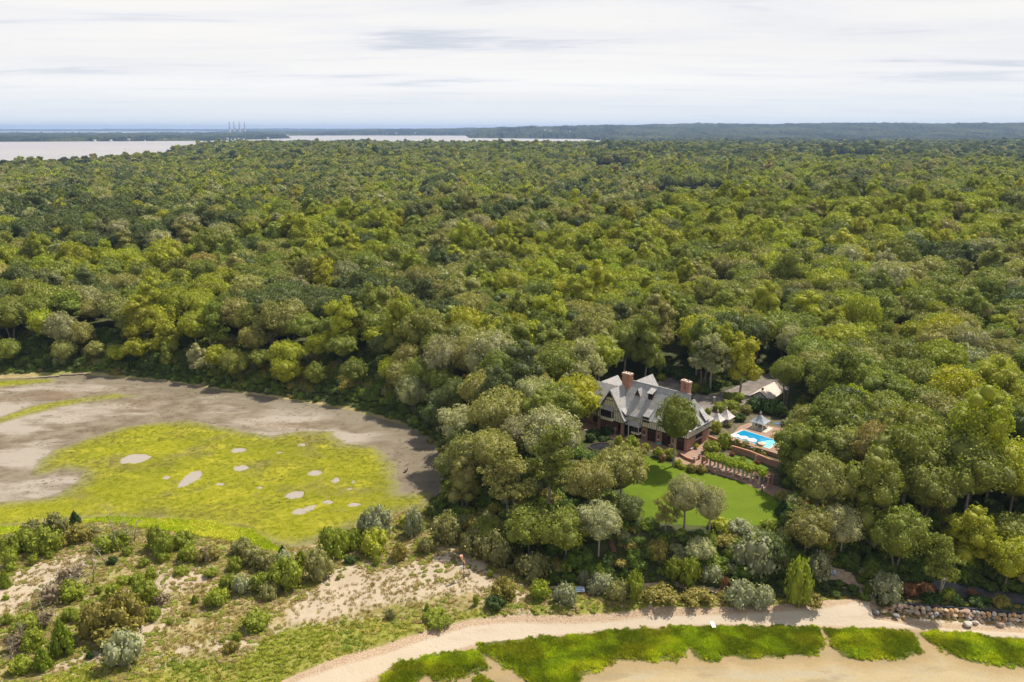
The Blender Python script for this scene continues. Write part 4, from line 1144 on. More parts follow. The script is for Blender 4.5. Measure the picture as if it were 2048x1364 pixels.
dist = np.sqrt(tx ** 2 + ty ** 2 + (CAMH - tz) ** 2)
uu, vv = proj(tx, ty, (tz + top) / 2)
inview = (uu > -40) & (uu < 2090) & (vv < 1390) & (ty > 0)

# trees one can single out by eye: placed one by one
# base pixel, base height, total height m, crown radius m, crown start fraction, form index, colour, label
HERO = [
    (1347, 932, 10, 20.5, 6.4, .40, 7, 'green', 'tall dark green oak with a bare trunk standing alone in front of the mansion'),
    (1368, 1064, 9, 13.5, 4.9, .33, 2, 'silvery', 'silvery airy tree with two stems at the lower lawn edge'),
    (1418, 1072, 9, 12.0, 4.2, .28, 7, 'silvery', 'silvery leaning tree right of the two-stemmed tree on the lower lawn edge'),
    (1330, 1070, 9, 10.0, 3.4, .33, 6, 'olive', 'small olive tree at the lower left corner of the lawn'),
    (1480, 786, 10, 23, 7.2, .22, 4, 'yellow-green', 'tall bright yellow-green tree by the driveway behind the mansion'),
    (1570, 812, 10, 17.5, 6.0, .40, 0, 'green', 'round green tree on twin dark trunks beside the garage roof'),
    (1148, 874, 10, 19.5, 8.6, .28, 1, 'yellow-green', 'broad yellow-green oak crowding the left end of the mansion'),
    (1022, 1050, 5, 22, 8.2, .46, 6, 'olive', 'olive oak on two tall pale trunks above the beach bank'),
    (920, 905, 6, 19, 8.0, .45, 2, 'silvery', 'pale olive oak with a forked pale trunk beside the mudflat cove'),
    (1290, 752, 11, 27, 7.6, .15, 8, 'green', 'very tall bright green tree behind the left part of the mansion'),
    (1123, 668, 13, 12, 3.2, .1, 10, 'golden', 'small golden conical tree in the wood behind the mansion'),
    (1715, 700, 13, 26, 9.0, .2, 2, 'bright green', 'large domed bright green tree in the wood right of the garage'),
    (1900, 880, 10, 22, 10.0, .25, 1, 'yellow-green', 'wide yellow-green tree high on the right side of the wood'),
    (1240, 1010, 10, 16, 7.0, .3, 7, 'olive', 'pale olive oak in front of the left edge of the lawn'),
    (1100, 960, 10, 20, 9.5, .35, 3, 'silvery', 'broad silvery oak between the cove and the lawn'),
    (1000, 905, 10, 21, 9.5, .35, 0, 'olive', 'broad olive oak left of the mansion above the cove'),
    (1880, 1195, 2, 14, 5.0, .4, 6, 'green', 'airy green tree with a pale trunk left of the beach road'),
    (1600, 980, 10, 21, 7.5, .22, 4, 'green', 'tall dense green tree crowding the right end of the pool'),
    (1400, 720, 12, 18, 7, .3, 3, 'olive', 'olive oak standing behind the right end of the mansion drive'),
]
CONE = crown_mesh('crown', 300, 'cone', 3000, 0.35)
hero_xy = []
trees_root = []
def make_tree(name, x, y, z, H, r, cf, fi, tcol, label, cat, group=None, rot=None, trunk=None, vs=1.0):
    me = CONE if fi == 10 else CROWN[fi]
    t = empty(name, (x, y, z), rot if rot is not None else random.uniform(0, 6.28), label=label, cat=cat, group=group)
    ft = (2.6 if fi == 10 else F_top[fi] / 5.6)
    sx = r / 5.6 / (.7 if fi == 10 else 1.0); szz = (H * (1 - cf)) / (ft * 5.6)
    c = link('crown', me, t, (0, 0, H * cf)); c.scale = (sx, sx, szz); c['tint'] = [float(a) for a in tcol]
    tr = link('trunk', trunk or TRUNK[0], t, (0, 0, 0)); th = max(H * cf, 2.2)
    s = max(.45, min(1.25, H / 18)); tr.scale = (s, s, (th + 0.1 * H) / 9.0)
    return t
random.seed(5)
for i, (u, v, z, H, r, cf, fi, tn, lab) in enumerate(HERO):
    x, y = G(u, v, z); z = hz1(x, y)
    hero_xy.append((x, y, r))
    make_tree('golden_tree' if tn == 'golden' else ('oak_tree' if 'oak' in lab else 'broadleaf_tree'), x, y, z, H, r, cf, fi, np.array(TINT[tn]) * (.86 if i == 0 else 1.08), lab, 'tree', rot=i * 1.3, trunk=TRUNK[3] if i in (1, 5, 7, 8) else TRUNK[i % 2 * 2])
hx = np.array(hero_xy)
far_ok = np.ones(n, bool)
for x, y, r in hero_xy: far_ok &= np.hypot(tx - x, ty - y) > r * .72 + 1.5
# trees that would stand between the camera and the hero crowns near the house
bigness = np.where(inview & far_ok, scale / dist, 0)
order = np.argsort(-bigness)
NEARN = 300 - len(HERO)
sel = order[:NEARN]
isnear = np.zeros(n, bool); isnear[sel] = True

# --- labels that single each tree out
LM = [('pool', G(1515, 876, 10)), ('lower lawn edge', G(1480, 1056, 10)), ('garage', G(1540, 790, 10)), ('left end of the mansion', HL(44, 4)), ('wooden bank stairs', G(1221, 1085, 6)),
      ('windsock pole', G(928, 1160, 2)), ('beach road', G(1960, 1195, 3)), ('boulder wall', G(1900, 1225, 2)), ('tip of the cove', G(875, 900, 1)), ('garden pergola', G(1540, 960, 10)),
      ('blue bank chairs', G(1665, 1150, 4)), ('wrecked plank dock', G(110, 750, 1)), ('far shore of the cove', G(450, 780, 1)), ('solar panel', G(1160, 1185, 2)), ('mansion driveway', G(1500, 780, 10)), ('double chimney', HL(6, 8)), ('upper cove bank', G(720, 810, 1)), ('tallest dead tree', G(238, 1104, 2)), ('sand track', G(310, 1200, 2)), ('big brownish dune thicket', G(200, 1280, 2)), ('lower left corner of the beach slope', G(60, 1340, 2)), ('marsh edge bend', G(600, 1095, 2)), ('pair of pale roofs of the pavilions', G(1440, 845, 10)), ('front doors of the mansion', G(1320, 900, 10)), ('round pond', G(1208, 895, 10)), ('beach footpath', G(1045, 1205, 2)), ('stranded white board', G(1425, 1225, 2)), ('olive thicket at the marsh corner', G(760, 1060, 2)), ('middle dune shrubs', G(500, 1180, 2)), ('left edge dunes', G(30, 1140, 2))]
ORD = ['', 'second ', 'third ', 'fourth ', 'fifth ', 'sixth ', 'seventh ', 'eighth ', 'ninth ', 'tenth ', 'eleventh ', 'twelfth ', 'thirteenth ', 'fourteenth ', 'fifteenth ', 'sixteenth ', 'seventeenth ', 'eighteenth ', 'nineteenth ', 'twentieth ', 'twenty-first ', 'twenty-second ', 'twenty-third ', 'twenty-fourth ', 'twenty-fifth ', 'twenty-sixth ']
used_labels = {}
def place_words(items):
    """items: (x, y, look, noun). returns labels: look + rank by distance to the nearest landmark, and the side of it"""
    buckets = {}
    for i, (x, y, look, noun) in enumerate(items):
        ds = [math.hypot(x - l[1][0], y - l[1][1]) for l in LM]
        k = int(np.argmin(ds)); lx, ly = LM[k][1]
        dxx, dyy = x - lx, y - ly
        side = ('beyond and right of' if dxx > 0 else 'beyond and left of') if dyy > abs(dxx) * .5 else (('in front and right of' if dxx > 0 else 'in front and left of') if dyy < -abs(dxx) * .5 else ('right of' if dxx > 0 else 'left of'))
        buckets.setdefault((k, side, look, noun), []).append((ds[k], i))
    out = [None] * len(items)
    for (k, side, look, noun), L_ in buckets.items():
        for r, (d, i) in enumerate(sorted(L_)):
            out[i] = '%s %s, %snearest %s the %s' % (look, noun, ORD[min(r, len(ORD) - 1)], side, LM[k][0])
    out = [' '.join(o_.split()) for o_ in out]
    out = [o_.replace('beyond and ', 'behind-').replace('in front and ', 'before-') if len(o_.split()) > 16 else o_ for o_ in out]
    return out
FN = {0: 'round', 1: 'round', 2: 'round', 3: 'round', 4: 'tall', 5: 'round', 6: 'loose', 7: 'round', 8: 'tall', 9: 'loose'}
items = [(tx[i], ty[i], '%s %s' % (FN[int(form[i])], TN[ti[i]]), 'tree') for i in sel]
labs = place_words(items)
proto = None
for j, i in enumerate(sel):
    H = trunkh[i] + F_top[form[i]] * hs[i]
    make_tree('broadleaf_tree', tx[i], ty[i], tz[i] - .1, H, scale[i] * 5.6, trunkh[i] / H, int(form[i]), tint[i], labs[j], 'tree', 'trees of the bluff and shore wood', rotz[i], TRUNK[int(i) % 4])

# --- the rest of the wood, too many to count
rest = far_ok & ~isnear
def lod(mask, meshes, name, label, nform):
    i = np.where(mask)[0]
    P = np.stack([tx[i], ty[i], tz[i] + (trunkh[i] if nform else 0)], 1)
    if nform: idx = form[i]
    else: idx = np.array([{4: 4, 8: 4, 6: 3, 9: 3}.get(int(f), int(f) % 3) for f in form[i]])
    S = np.stack([scale[i], scale[i], hs[i]], 1)
    if not nform: P[:, 2] += trunkh[i]
    rot = np.stack([0 * rotz[i], 0 * rotz[i], rotz[i]], 1)
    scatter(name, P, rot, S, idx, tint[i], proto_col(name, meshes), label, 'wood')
A_ = [crown_mesh('shape', 100 + i, f, 7000, 0.40, trunk=trunk_mb(50 + i, 9, .3, 3, 4) if False else None) for i, f in enumerate(FORMS)]
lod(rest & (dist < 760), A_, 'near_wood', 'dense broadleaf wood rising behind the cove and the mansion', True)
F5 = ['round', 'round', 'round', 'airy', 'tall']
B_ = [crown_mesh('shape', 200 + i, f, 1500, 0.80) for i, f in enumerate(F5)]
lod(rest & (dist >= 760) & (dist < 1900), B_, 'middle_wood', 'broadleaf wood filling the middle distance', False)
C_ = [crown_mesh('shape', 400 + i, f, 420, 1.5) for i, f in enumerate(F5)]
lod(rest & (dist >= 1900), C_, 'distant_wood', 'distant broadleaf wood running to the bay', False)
print('TREES', n, isnear.sum(), (rest & (dist < 760)).sum())

# ------------------------------------------------------------------ shrubs
def unit_bush(name, seed, kind, nleaf=1500, size=.11):
    rng = np.random.default_rng(seed)
    if kind == 'cedar':
        k = 18; t = np.linspace(0, 1, k); a = np.arange(k) * 2.4; rad = .62 * (1 - t) ** .8
        C = np.stack([rad * np.cos(a), rad * np.sin(a), t * .86 + .08], 1) ; Rr = .36 - .26 * t
    elif kind == 'spread':
        k = 14; a = rng.uniform(0, 6.28, k); rad = np.sqrt(rng.uniform(0, 1, k)) * .78
        C = np.stack([rad * np.cos(a), rad * np.sin(a), .45 - .35 * rad ** 2 + rng.uniform(-.05, .15, k)], 1); Rr = rng.uniform(.22, .36, k)
    else:
        k = 15; d = rdir(rng, k); d[:, 2] = np.abs(d[:, 2]); C = d * .58 * rng.uniform(.8, 1.15, (k, 1)) + [0, 0, .28]; Rr = rng.uniform(.26, .42, k)
        C = np.vstack([C, [[0, 0, .3]]]); Rr = np.append(Rr, .6)
    kk = 26 if kind != 'cedar' else 20; d = rdir(rng, kk); d[:, 2] = np.abs(d[:, 2])
    if kind != 'cedar':
        C2 = d * rng.uniform(.75, 1.0, (kk, 1)) * (np.array([1, 1, .62]) if kind == 'spread' else 1) + [0, 0, .12]; R2 = rng.uniform(.06, .17, kk)
        CA = np.vstack([C, C2]); RA = np.concatenate([Rr, R2])
    else: CA, RA = C, Rr
    V, F, lv = leaves_on(rng, CA, RA, nleaf, size, up=-.6, shell=(.78, 1.22))
    cv, cf = cores(C, Rr, .78 if kind != 'thin' else .4)
    cf4 = np.hstack([cf, cf[:, :1]])
    me = bpy.data.meshes.new(name)
    allV = np.vstack([V, cv]); loops = np.concatenate([F.ravel(), (cf + len(V)).ravel()])
    starts = np.concatenate([np.arange(0, len(F) * 4, 4), len(F) * 4 + np.arange(0, len(cf) * 3, 3)])
    me.vertices.add(len(allV)); me.vertices.foreach_set('co', allV.astype(np.float32).ravel())
    me.loops.add(len(loops)); me.loops.foreach_set('vertex_index', loops.astype(np.int32))
    me.polygons.add(len(starts)); me.polygons.foreach_set('loop_start', starts.astype(np.int32))
    try: me.polygons.foreach_set('loop_total', np.concatenate([np.full(len(F), 4), np.full(len(cf), 3)]).astype(np.int32))
    except Exception: pass
    me.materials.append(M_leaf)
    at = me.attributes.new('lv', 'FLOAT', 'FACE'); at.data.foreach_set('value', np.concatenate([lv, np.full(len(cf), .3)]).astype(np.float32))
    me.update(calc_edges=True); me.validate()
    return me
BUSH = [unit_bush('bush', 20 + i, 'round') for i in range(4)]
SPR = [unit_bush('bush', 30 + i, 'spread', 1300, .12) for i in range(3)]
CED = [unit_bush('cedar', 40 + i, 'cedar', 1800, .10) for i in range(2)]
THIN = [unit_bush('thin_bush', 60, 'thin', 420, .10)]
def twig_bush(seed):
    rng = random.Random(seed); m = MB()
    for k in range(26):
        a = rng.uniform(0, 6.28); e = rng.uniform(.35, 1.0); zt = rng.uniform(.35, 1.0)
        p1 = (.4 * e * math.cos(a), .4 * e * math.sin(a), zt * .55); p2 = (e * math.cos(a), e * math.sin(a), zt)
        m.tube([(0, 0, -.05), p1, p2], [.03, .02, .006], 4)
        for q in range(3):
            b = a + rng.uniform(-.9, .9); l = rng.uniform(.15, .4)
            m.tube([p1, (p1[0] + l * math.cos(b), p1[1] + l * math.sin(b), p1[2] + rng.uniform(.1, .4))], [.014, .004], 3)
    return m.mesh('twigs', M_dead)
TWIG = [twig_bush(s) for s in (1, 2)]
KT = {'g': ('bright green', (0.195, 0.225, 0.018)), 'o': ('olive', (0.210, 0.200, 0.066)), 'd': ('dark green', (0.050, 0.085, 0.014)), 's': ('silvery green', (0.27, 0.28, 0.155)),
      'y': ('yellow-green', (0.27, 0.28, 0.022)), 'b': ('bare grey-brown', (0.22, 0.165, 0.10)), 'm': ('brownish olive', (0.215, 0.180, 0.036)), 'r': ('rusty', (0.21, 0.10, 0.045)), 'c': ('bright green conical', (0.150, 0.195, 0.012)), 'k': ('dark conical', (0.040, 0.072, 0.014))}
# (u, v of base, width, height) in the crops they were read from
def crop(o, s, L_): return [(o[0] + a / s, o[1] + b / s, w_ / s, h_ / s, k) for a, b, w_, h_, k in L_]
SH = crop((0, 1000), 2.926, [
    (430, 150, 70, 75, 'k'), (160, 235, 120, 90, 'o'), (300, 240, 150, 120, 'o'), (120, 320, 150, 110, 'g'), (240, 335, 170, 120, 'g'), (330, 290, 90, 60, 'm'), (50, 290, 100, 70, 'b'), (40, 400, 90, 90, 'g'), (15, 330, 80, 80, 'g'),
    (430, 262, 150, 80, 'm'), (520, 228, 100, 60, 'o'), (600, 312, 160, 80, 'g'), (680, 300, 120, 90, 'g'), (740, 327, 70, 40, 'g'), (900, 300, 110, 120, 'g'), (940, 340, 130, 120, 'g'), (1060, 292, 140, 80, 'g'), (1090, 372, 120, 80, 'g'), (950, 370, 80, 50, 'g'),
    (840, 396, 70, 38, 'g'), (1050, 446, 90, 40, 'g'), (1228, 456, 90, 42, 'g'), (710, 502, 80, 40, 'g'), (790, 500, 90, 50, 'g'), (880, 470, 70, 50, 'g'), (1370, 422, 100, 70, 'g'), (1400, 335, 130, 80, 'o'), (1470, 400, 140, 100, 'o'), (1540, 430, 150, 90, 'o'),
    (1660, 400, 110, 80, 's'), (1760, 400, 80, 80, 'g'), (1850, 482, 180, 160, 'o'), (1670, 545, 200, 160, 'g'), (1530, 545, 140, 100, 'g'), (1560, 592, 120, 80, 'o'), (1410, 560, 110, 90, 's'), (1330, 530, 110, 80, 'g'), (1260, 632, 140, 80, 'g'),
    (1135, 612, 45, 46, 'c'), (830, 632, 170, 120, 'g'), (650, 582, 90, 70, 'g'), (930, 634, 130, 65, 'b'), (880, 712, 100, 55, 'g'), (540, 820, 190, 150, 'm'), (700, 800, 230, 170, 'm'), (620, 870, 300, 110, 'm'), (700, 992, 210, 150, 's'),
    (380, 545, 200, 130, 'b'), (400, 605, 150, 90, 'g'), (270, 640, 170, 110, 'b'), (437, 722, 45, 42, 'g'), (395, 712, 80, 60, 'g'), (350, 930, 130, 180, 'c'), (235, 1012, 100, 120, 'c'), (100, 1032, 110, 70, 'g'), (130, 822, 150, 100, 'g'), (35, 737, 65, 50, 'g'),
    (20, 520, 60, 90, 'c'), (70, 905, 140, 100, 'b'), (240, 760, 150, 80, 'b'), (1480, 772, 170, 75, 'g'), (1385, 832, 55, 45, 'g'), (1350, 902, 90, 50, 'm'), (990, 732, 40, 25, 'g'), (520, 936, 45, 32, 'd'), (520, 622, 50, 25, 'g'), (570, 557, 40, 40, 'g'),
    (1210, 372, 140, 70, 'm'), (1650, 332, 60, 60, 'k'), (170, 900, 110, 90, 'g'), (560, 240, 110, 40, 'm'), (25, 590, 40, 20, 'g'), (1080, 690, 50, 25, 'm'), (1300, 838, 35, 20, 'g'), (180, 385, 60, 45, 'g'), (280, 345, 60, 35, 'g'), (60, 420, 60, 40, 'g'), (650, 385, 60, 40, 'd'), (1590, 520, 60, 90, 's')])
SH += crop((650, 1000), 2.926, [
    (60, 345, 160, 150, 'g'), (150, 300, 130, 110, 'g'), (10, 300, 120, 120, 'g'), (300, 270, 200, 190, 's'), (230, 250, 100, 150, 's'), (520, 222, 130, 150, 's'), (290, 335, 200, 130, 'y'), (430, 365, 100, 90, 'm'), (590, 322, 110, 80, 'o'), (700, 272, 190, 160, 'o'),
    (880, 352, 200, 140, 'o'), (1010, 402, 220, 180, 'o'), (1100, 342, 90, 70, 'g'), (1160, 440, 120, 100, 'o'), (1230, 502, 220, 140, 'o'), (1040, 602, 160, 100, 'm'), (1000, 657, 130, 60, 'd'), (880, 627, 40, 60, 'g'), (597, 652, 35, 40, 'g'), (968, 457, 35, 40, 'g'),
    (385, 702, 70, 50, 'o'), (1260, 592, 140, 90, 'g'), (1410, 622, 160, 100, 's'), (1515, 512, 70, 80, 's'), (1620, 562, 170, 110, 's'), (1720, 602, 160, 100, 'o'), (1810, 592, 130, 140, 'g'), (150, 377, 90, 40, 'd'), (300, 387, 50, 50, 'g'), (640, 722, 150, 60, 'g'), (660, 760, 140, 50, 'g'), (470, 165, 120, 60, 'y'), (75, 470, 30, 22, 'o')])
SH += crop((1300, 1000), 2.738, [
    (40, 372, 130, 90, 'm'), (130, 470, 120, 100, 'g'), (220, 502, 130, 140, 'g'), (350, 482, 120, 80, 's'), (415, 522, 60, 80, 'r'), (600, 482, 250, 190, 's'), (500, 602, 180, 110, 's'), (620, 612, 140, 100, 's'), (820, 592, 150, 220, 'g'), (930, 472, 130, 120, 's'),
    (60, 592, 200, 70, 'm'), (280, 592, 180, 70, 'm'), (880, 602, 150, 60, 'm'), (1310, 592, 160, 120, 's'), (1550, 587, 110, 45, 'd'), (1820, 597, 110, 45, 'd'), (1430, 532, 100, 45, 'r'), (1520, 528, 100, 45, 'r'), (1640, 560, 80, 60, 'g'), (1780, 545, 60, 40, 'r'),
    (400, 195, 150, 60, 'y'), (500, 215, 150, 70, 's'), (660, 205, 120, 60, 'g'), (730, 92, 90, 85, 'k'), (570, 272, 90, 60, 's'), (1200, 520, 60, 40, 'g'), (1690, 590, 70, 40, 'd'), (1930, 600, 90, 45, 'm'), (720, 420, 120, 90, 'o')])
SH += crop((1120, 720), 4.011, [
    (470, 712, 80, 100, 'y'), (580, 722, 130, 95, 'g'), (690, 735, 90, 60, 'y'), (650, 772, 120, 60, 'm'), (790, 792, 110, 80, 'y'), (890, 802, 120, 80, 'y'), (820, 822, 60, 50, 'r'), (950, 862, 80, 55, 'y'), (985, 880, 70, 40, 'y'), (1060, 905, 100, 60, 'm'), (1140, 915, 100, 60, 'm'),
    (270, 622, 120, 60, 'd'), (390, 608, 120, 60, 'd'), (250, 660, 100, 70, 'd'), (350, 650, 110, 45, 'd'), (1225, 765, 160, 95, 'g'), (1330, 722, 130, 120, 'g'), (1255, 592, 100, 90, 'y'), (1185, 442, 70, 50, 'g'), (1290, 420, 140, 70, 'g'), (1390, 420, 160, 90, 'g'), (1430, 340, 130, 70, 'g'),
    (1450, 500, 110, 60, 'd'), (1400, 470, 100, 60, 'o'), (1350, 545, 60, 40, 'o'), (1580, 420, 170, 100, 'd'), (1690, 440, 170, 110, 'd'), (1780, 470, 120, 110, 'd'), (1500, 440, 110, 70, 'o'), (1090, 262, 90, 75, 'g'), (1170, 285, 110, 70, 'd'), (1350, 312, 80, 50, 'g'), (1260, 250, 120, 70, 'd'),
    (1500, 712, 90, 50, 'm'), (1600, 725, 90, 50, 'm'), (1455, 700, 80, 35, 'g'), (1470, 820, 60, 35, 'g'), (1580, 845, 60, 35, 'r'), (1385, 775, 50, 30, 'r'), (1095, 700, 36, 36, 'y'), (990, 170, 180, 90, 'd'), (880, 130, 140, 90, 'd'), (760, 130, 140, 100, 'd'), (820, 170, 90, 50, 'y'), (1530, 770, 60, 30, 'y'), (1420, 690, 60, 50, 'g')])
its = []; pos_ = []
for (u, v, w_, h_, k) in SH:
    x, y, z = GT(u, v)
    D = math.sqrt(x * x + y * y + (CAMH - z) ** 2)
    r = w_ * D / FPX / 2; H = max(.5, h_ * D / FPX / math.cos(math.asin((CAMH - z) / D)) * .92)
    y += r * .55
    pos_.append((x, y, hz1(x, y), r, H, k)); its.append((x, y, KT[k][0], 'shrub'))
labs = place_words(its)
rs = random.Random(9)
SHXY = []
for (x, y, z, r, H, k), lab in zip(pos_, labs):
    SHXY.append((x, y, r))
    if k == 'b':
        t = empty('bare_shrub', (x, y, z), rs.uniform(0, 6), label=lab, cat='shrub', group='shrubs of the dunes, bank and garden')
        a = link('twigs', rs.choice(TWIG), t); a.scale = (r, r, H)
        c = link('foliage', THIN[0], t); c.scale = (r * .9, r * .9, H * .85); c['tint'] = KT[k][1]
        continue
    me = rs.choice(CED if k in 'ck' else (SPR if (H < r * .9 and k in 'gmd') else BUSH))
    o = link('conical_shrub' if k in 'ck' else 'shrub', me, None, (x, y, z - .05), rs.uniform(0, 6.28))
    o.scale = (r, r, H * (1.0 if k in 'ck' else .95)); f = rs.uniform(.85, 1.15); o['tint'] = [c * f for c in KT[k][1]]
    props(o, lab, 'shrub', 'shrubs of the dunes, bank and garden')

# undergrowth: bank, wood edge, garden margins
rng = np.random.default_rng(21)
PX = rng.uniform(-260, 240, 62000); PY = rng.uniform(135, 420, 62000)
d = sdf(PX, PY, UPoly); dg = sdf(PX, PY, GARD); dl = sdf(PX, PY, LAWN)
m = (d > -.5) & (((d < 34) & (PY < 400)) | ((dg > -9) & (dg < 1.5)) ) & (dl < -1.0)
for p in (DRIVE, DRIVE2, PATH): m &= sdf(PX, PY, p) < -.8
hc = np.array([HL(a, b) for a, b in ((-9, -9), (30, -7), (52, -6), (52, 18), (-4, 20), (-9, 13))]); m &= sdf(PX, PY, hc) < -.5
POOLZ = Gp([(1430, 850), (1500, 835), (1570, 850), (1570, 960), (1545, 985), (1470, 965), (1400, 930), (1400, 895)], 10); m &= sdf(PX, PY, POOLZ) < 0
ROAD = Gp([(1860, 1166), (1900, 1166), (1960, 1176), (2048, 1186), (2200, 1200), (2200, 1222), (2048, 1204), (1960, 1196), (1890, 1184)], 2.6); m &= sdf(PX, PY, ROAD) < -.4
BPATHS = [Gp(p, 2.5) for p in ([(1060, 1163), (1160, 1163), (1340, 1162), (1440, 1172), (1440, 1177), (1340, 1167), (1160, 1168), (1060, 1170)], [(1283, 1164), (1290, 1164), (1296, 1190), (1306, 1216), (1298, 1216), (1286, 1190)], [(1636, 1146), (1700, 1150), (1752, 1180), (1756, 1206), (1740, 1206), (1742, 1186), (1690, 1162), (1640, 1160)])]
for p in BPATHS: m &= sdf(PX, PY, p) < -.2
PX, PY = PX[m], PY[m]; PZ = height(PX, PY); k = len(PX)
sz = rng.uniform(.8, 2.3, k) * np.where(sdf(PX, PY, UPoly) > 6, 1.15, .6)
m = ~crown_hits(PX, PY, PZ, PZ + sz * 1.3, sz)
PX, PY, PZ, sz = PX[m], PY[m], PZ[m], sz[m]; k = len(PX)
q = fbm(PX / 9, PY / 9, 71, 2) + rng.normal(0, .1, k)
pal = np.array([(0.085, 0.12, 0.022), (0.115, 0.165, 0.020), (0.17, 0.21, 0.025), (0.23, 0.24, 0.10), (0.24, 0.20, 0.045)])
ii = np.digitize(q, [.44, .56, .64, .70])
scatter('undergrowth', np.stack([PX, PY, PZ - .1], 1), np.stack([0 * PX, 0 * PX, rng.uniform(0, 6.28, k)], 1), np.stack([sz, sz, sz * rng.uniform(.7, 1.4, k)], 1), rng.integers(0, 5, k), pal[ii] * rng.uniform(.8, 1.25, (k, 1)), proto_col('undergrowth', BUSH[:3] + SPR[:2]), 'tangled undergrowth covering the bank and wood edge', 'undergrowth')
print('UNDER', k)

# ------------------------------------------------------------------ grasses
def tuft_mesh(name, seed, nb, h, spread, lean, wd=.035):
    rng = np.random.default_rng(seed)
    a = rng.uniform(0, 6.28, nb); r = spread * np.sqrt(rng.uniform(0, 1, nb)); bx, by = r * np.cos(a), r * np.sin(a)
    la = rng.uniform(0, 6.28, nb); ll = lean * rng.uniform(.2, 1, nb); hh = h * rng.uniform(.6, 1.1, nb)
    w_ = wd * rng.uniform(.7, 1.4, nb); wa = rng.uniform(0, 6.28, nb)
    V = np.zeros((nb, 4, 3))
    V[:, 0] = np.stack([bx - w_ * np.cos(wa), by - w_ * np.sin(wa), 0 * bx], 1); V[:, 1] = np.stack([bx + w_ * np.cos(wa), by + w_ * np.sin(wa), 0 * bx], 1)
    V[:, 2] = np.stack([bx + .45 * ll * np.cos(la) + w_ * .8 * np.cos(wa), by + .45 * ll * np.sin(la) + w_ * .8 * np.sin(wa), hh * .65], 1); V[:, 3] = np.stack([bx + ll * np.cos(la), by + ll * np.sin(la), hh], 1)
    return mesh_np(name, V.reshape(-1, 3), np.arange(nb * 4).reshape(nb, 4), M_leaf, None, {'lv': ('FLOAT', 'FACE', np.clip(rng.normal(.5, .22, nb), 0, 1))})
def in_polys(polys, num, seed):
    rng = np.random.default_rng(seed)
    P = np.vstack(polys); x0, y0 = P.min(0); x1, y1 = P.max(0)
    x = rng.uniform(max(x0, -240), min(x1, 200), num); y = rng.uniform(y0, y1, num)
    d = np.full(num, -99.0)
    for p in polys: d = np.maximum(d, sdf(x, y, p))
    return x, y, d, rng
# cord grass along the water
x, y, d, rng = in_polys(SPART, 70000, 5)
d = d + 3.0 * (fbm(x / 1.6, y / 1.6, 5, 3) - .5)
m = (d > -.2) & (rng.uniform(0, 1, len(d)) < .12 + .9 * sm(-.1, 1.8, d)); x, y, d = x[m], y[m], d[m]; k = len(x)
z = height(x, y) + .22 * sm(-.5, .8, d) - .06
q = fbm(x / 6, y / 3, 81, 3) + rng.normal(0, .05, k); wl = fbm(x / 4, y / 4, 83, 2)
back = sm(7, 1, d)
tn = np.array([(0.19, 0.235, 0.010), (0.24, 0.28, 0.010), (0.29, 0.30, 0.014)])
tt = tn[np.digitize(q, [.43, .55])] * (.55 + .55 * rng.uniform(0, 1, (k, 1)) + .75 * sm(.35, .75, wl)[:, None])
ang = 6.28 * fbm(x / 7, y / 7, 87, 2)
TUF = [tuft_mesh('tuft', 1 + i, 34, .95, .36, .38, .045) for i in range(4)]
scatter('cord_grass', np.stack([x, y, z], 1), np.stack([.35 * np.cos(ang), .35 * np.sin(ang), rng.uniform(0, 6.28, k)], 1), np.stack([np.full(k, 1.0)] * 2 + [(.50 + .5 * wl) * (.35 + .65 * sm(0, 2.4, d)) * rng.uniform(.6, 1.35, k)], 1), rng.integers(0, 4, k), tt, proto_col('cord_grass', TUF), 'bright green cord grass beds in the shallows off the beach', 'grass')
print('CORD', k)
# salt marsh sward
x, y, d, rng = in_polys([MARSH, MARSH2, MARSH3], 60000, 6)
dd = d + 4.5 * (fbm(x / 4.0, y / 4.0, 15, 3) - .5)
m = (dd > .6) & (np.abs(x) < .72 * y) & (rng.uniform(0, 1, len(x)) < .25 + .75 * sm(0, 5, dd)); 
for (u, v, a, b_) in POOLS:
    cx, cyy = G(u, v, .6); s_ = math.hypot(cx, cyy) / FPX * 1.05
    m &= ((x - cx) / (a * s_)) ** 2 + ((y - cyy) / (b_ * s_ * 2.7)) ** 2 > 1.25
x, y, d = x[m], y[m], d[m]; k = len(x); z = height(x, y) + .18
q = .55 * fbm(x / 14, y / 8, 91, 4) + .45 * fbm(x / 40, y / 22, 93, 2) + .12 * (sm(0, 22, d) - .6) + rng.normal(0, .02, k)
tn = np.array([(0.25, 0.215, 0.055), (0.235, 0.25, 0.020), (0.31, 0.31, 0.012), (0.38, 0.355, 0.014)])
MT = [tuft_mesh('tuft', 11 + i, 30, .20, .60, .30, .03) for i in range(3)]
qq = np.clip((q - .34) / .28, 0, 1)[:, None] * 3; i0 = np.minimum(qq.astype(int)[:, 0], 2); fr = qq - i0[:, None]
tt = (tn[i0] * (1 - fr) + tn[i0 + 1] * fr) * rng.uniform(.93, 1.07, (k, 1))
g_ = sm(7, 0, d + 3 * (fbm(x / 6, y / 6, 95, 2) - .5))[:, None]; tt = tt * np.array([[.95, 1.0, 1.0]]) * (1 - g_) + g_ * np.array([[.24, .23, .09]])
scatter('marsh_grass', np.stack([x, y, z], 1), np.stack([0 * x, 0 * x, rng.uniform(0, 6.28, k)], 1), np.stack([np.ones(k), np.ones(k), rng.uniform(.6, 1.3, k)], 1), rng.integers(0, 3, k), tt, proto_col('marsh_grass', MT), 'low yellow-green salt marsh grass around the tide pools', 'grass')
print('MARSH', k)
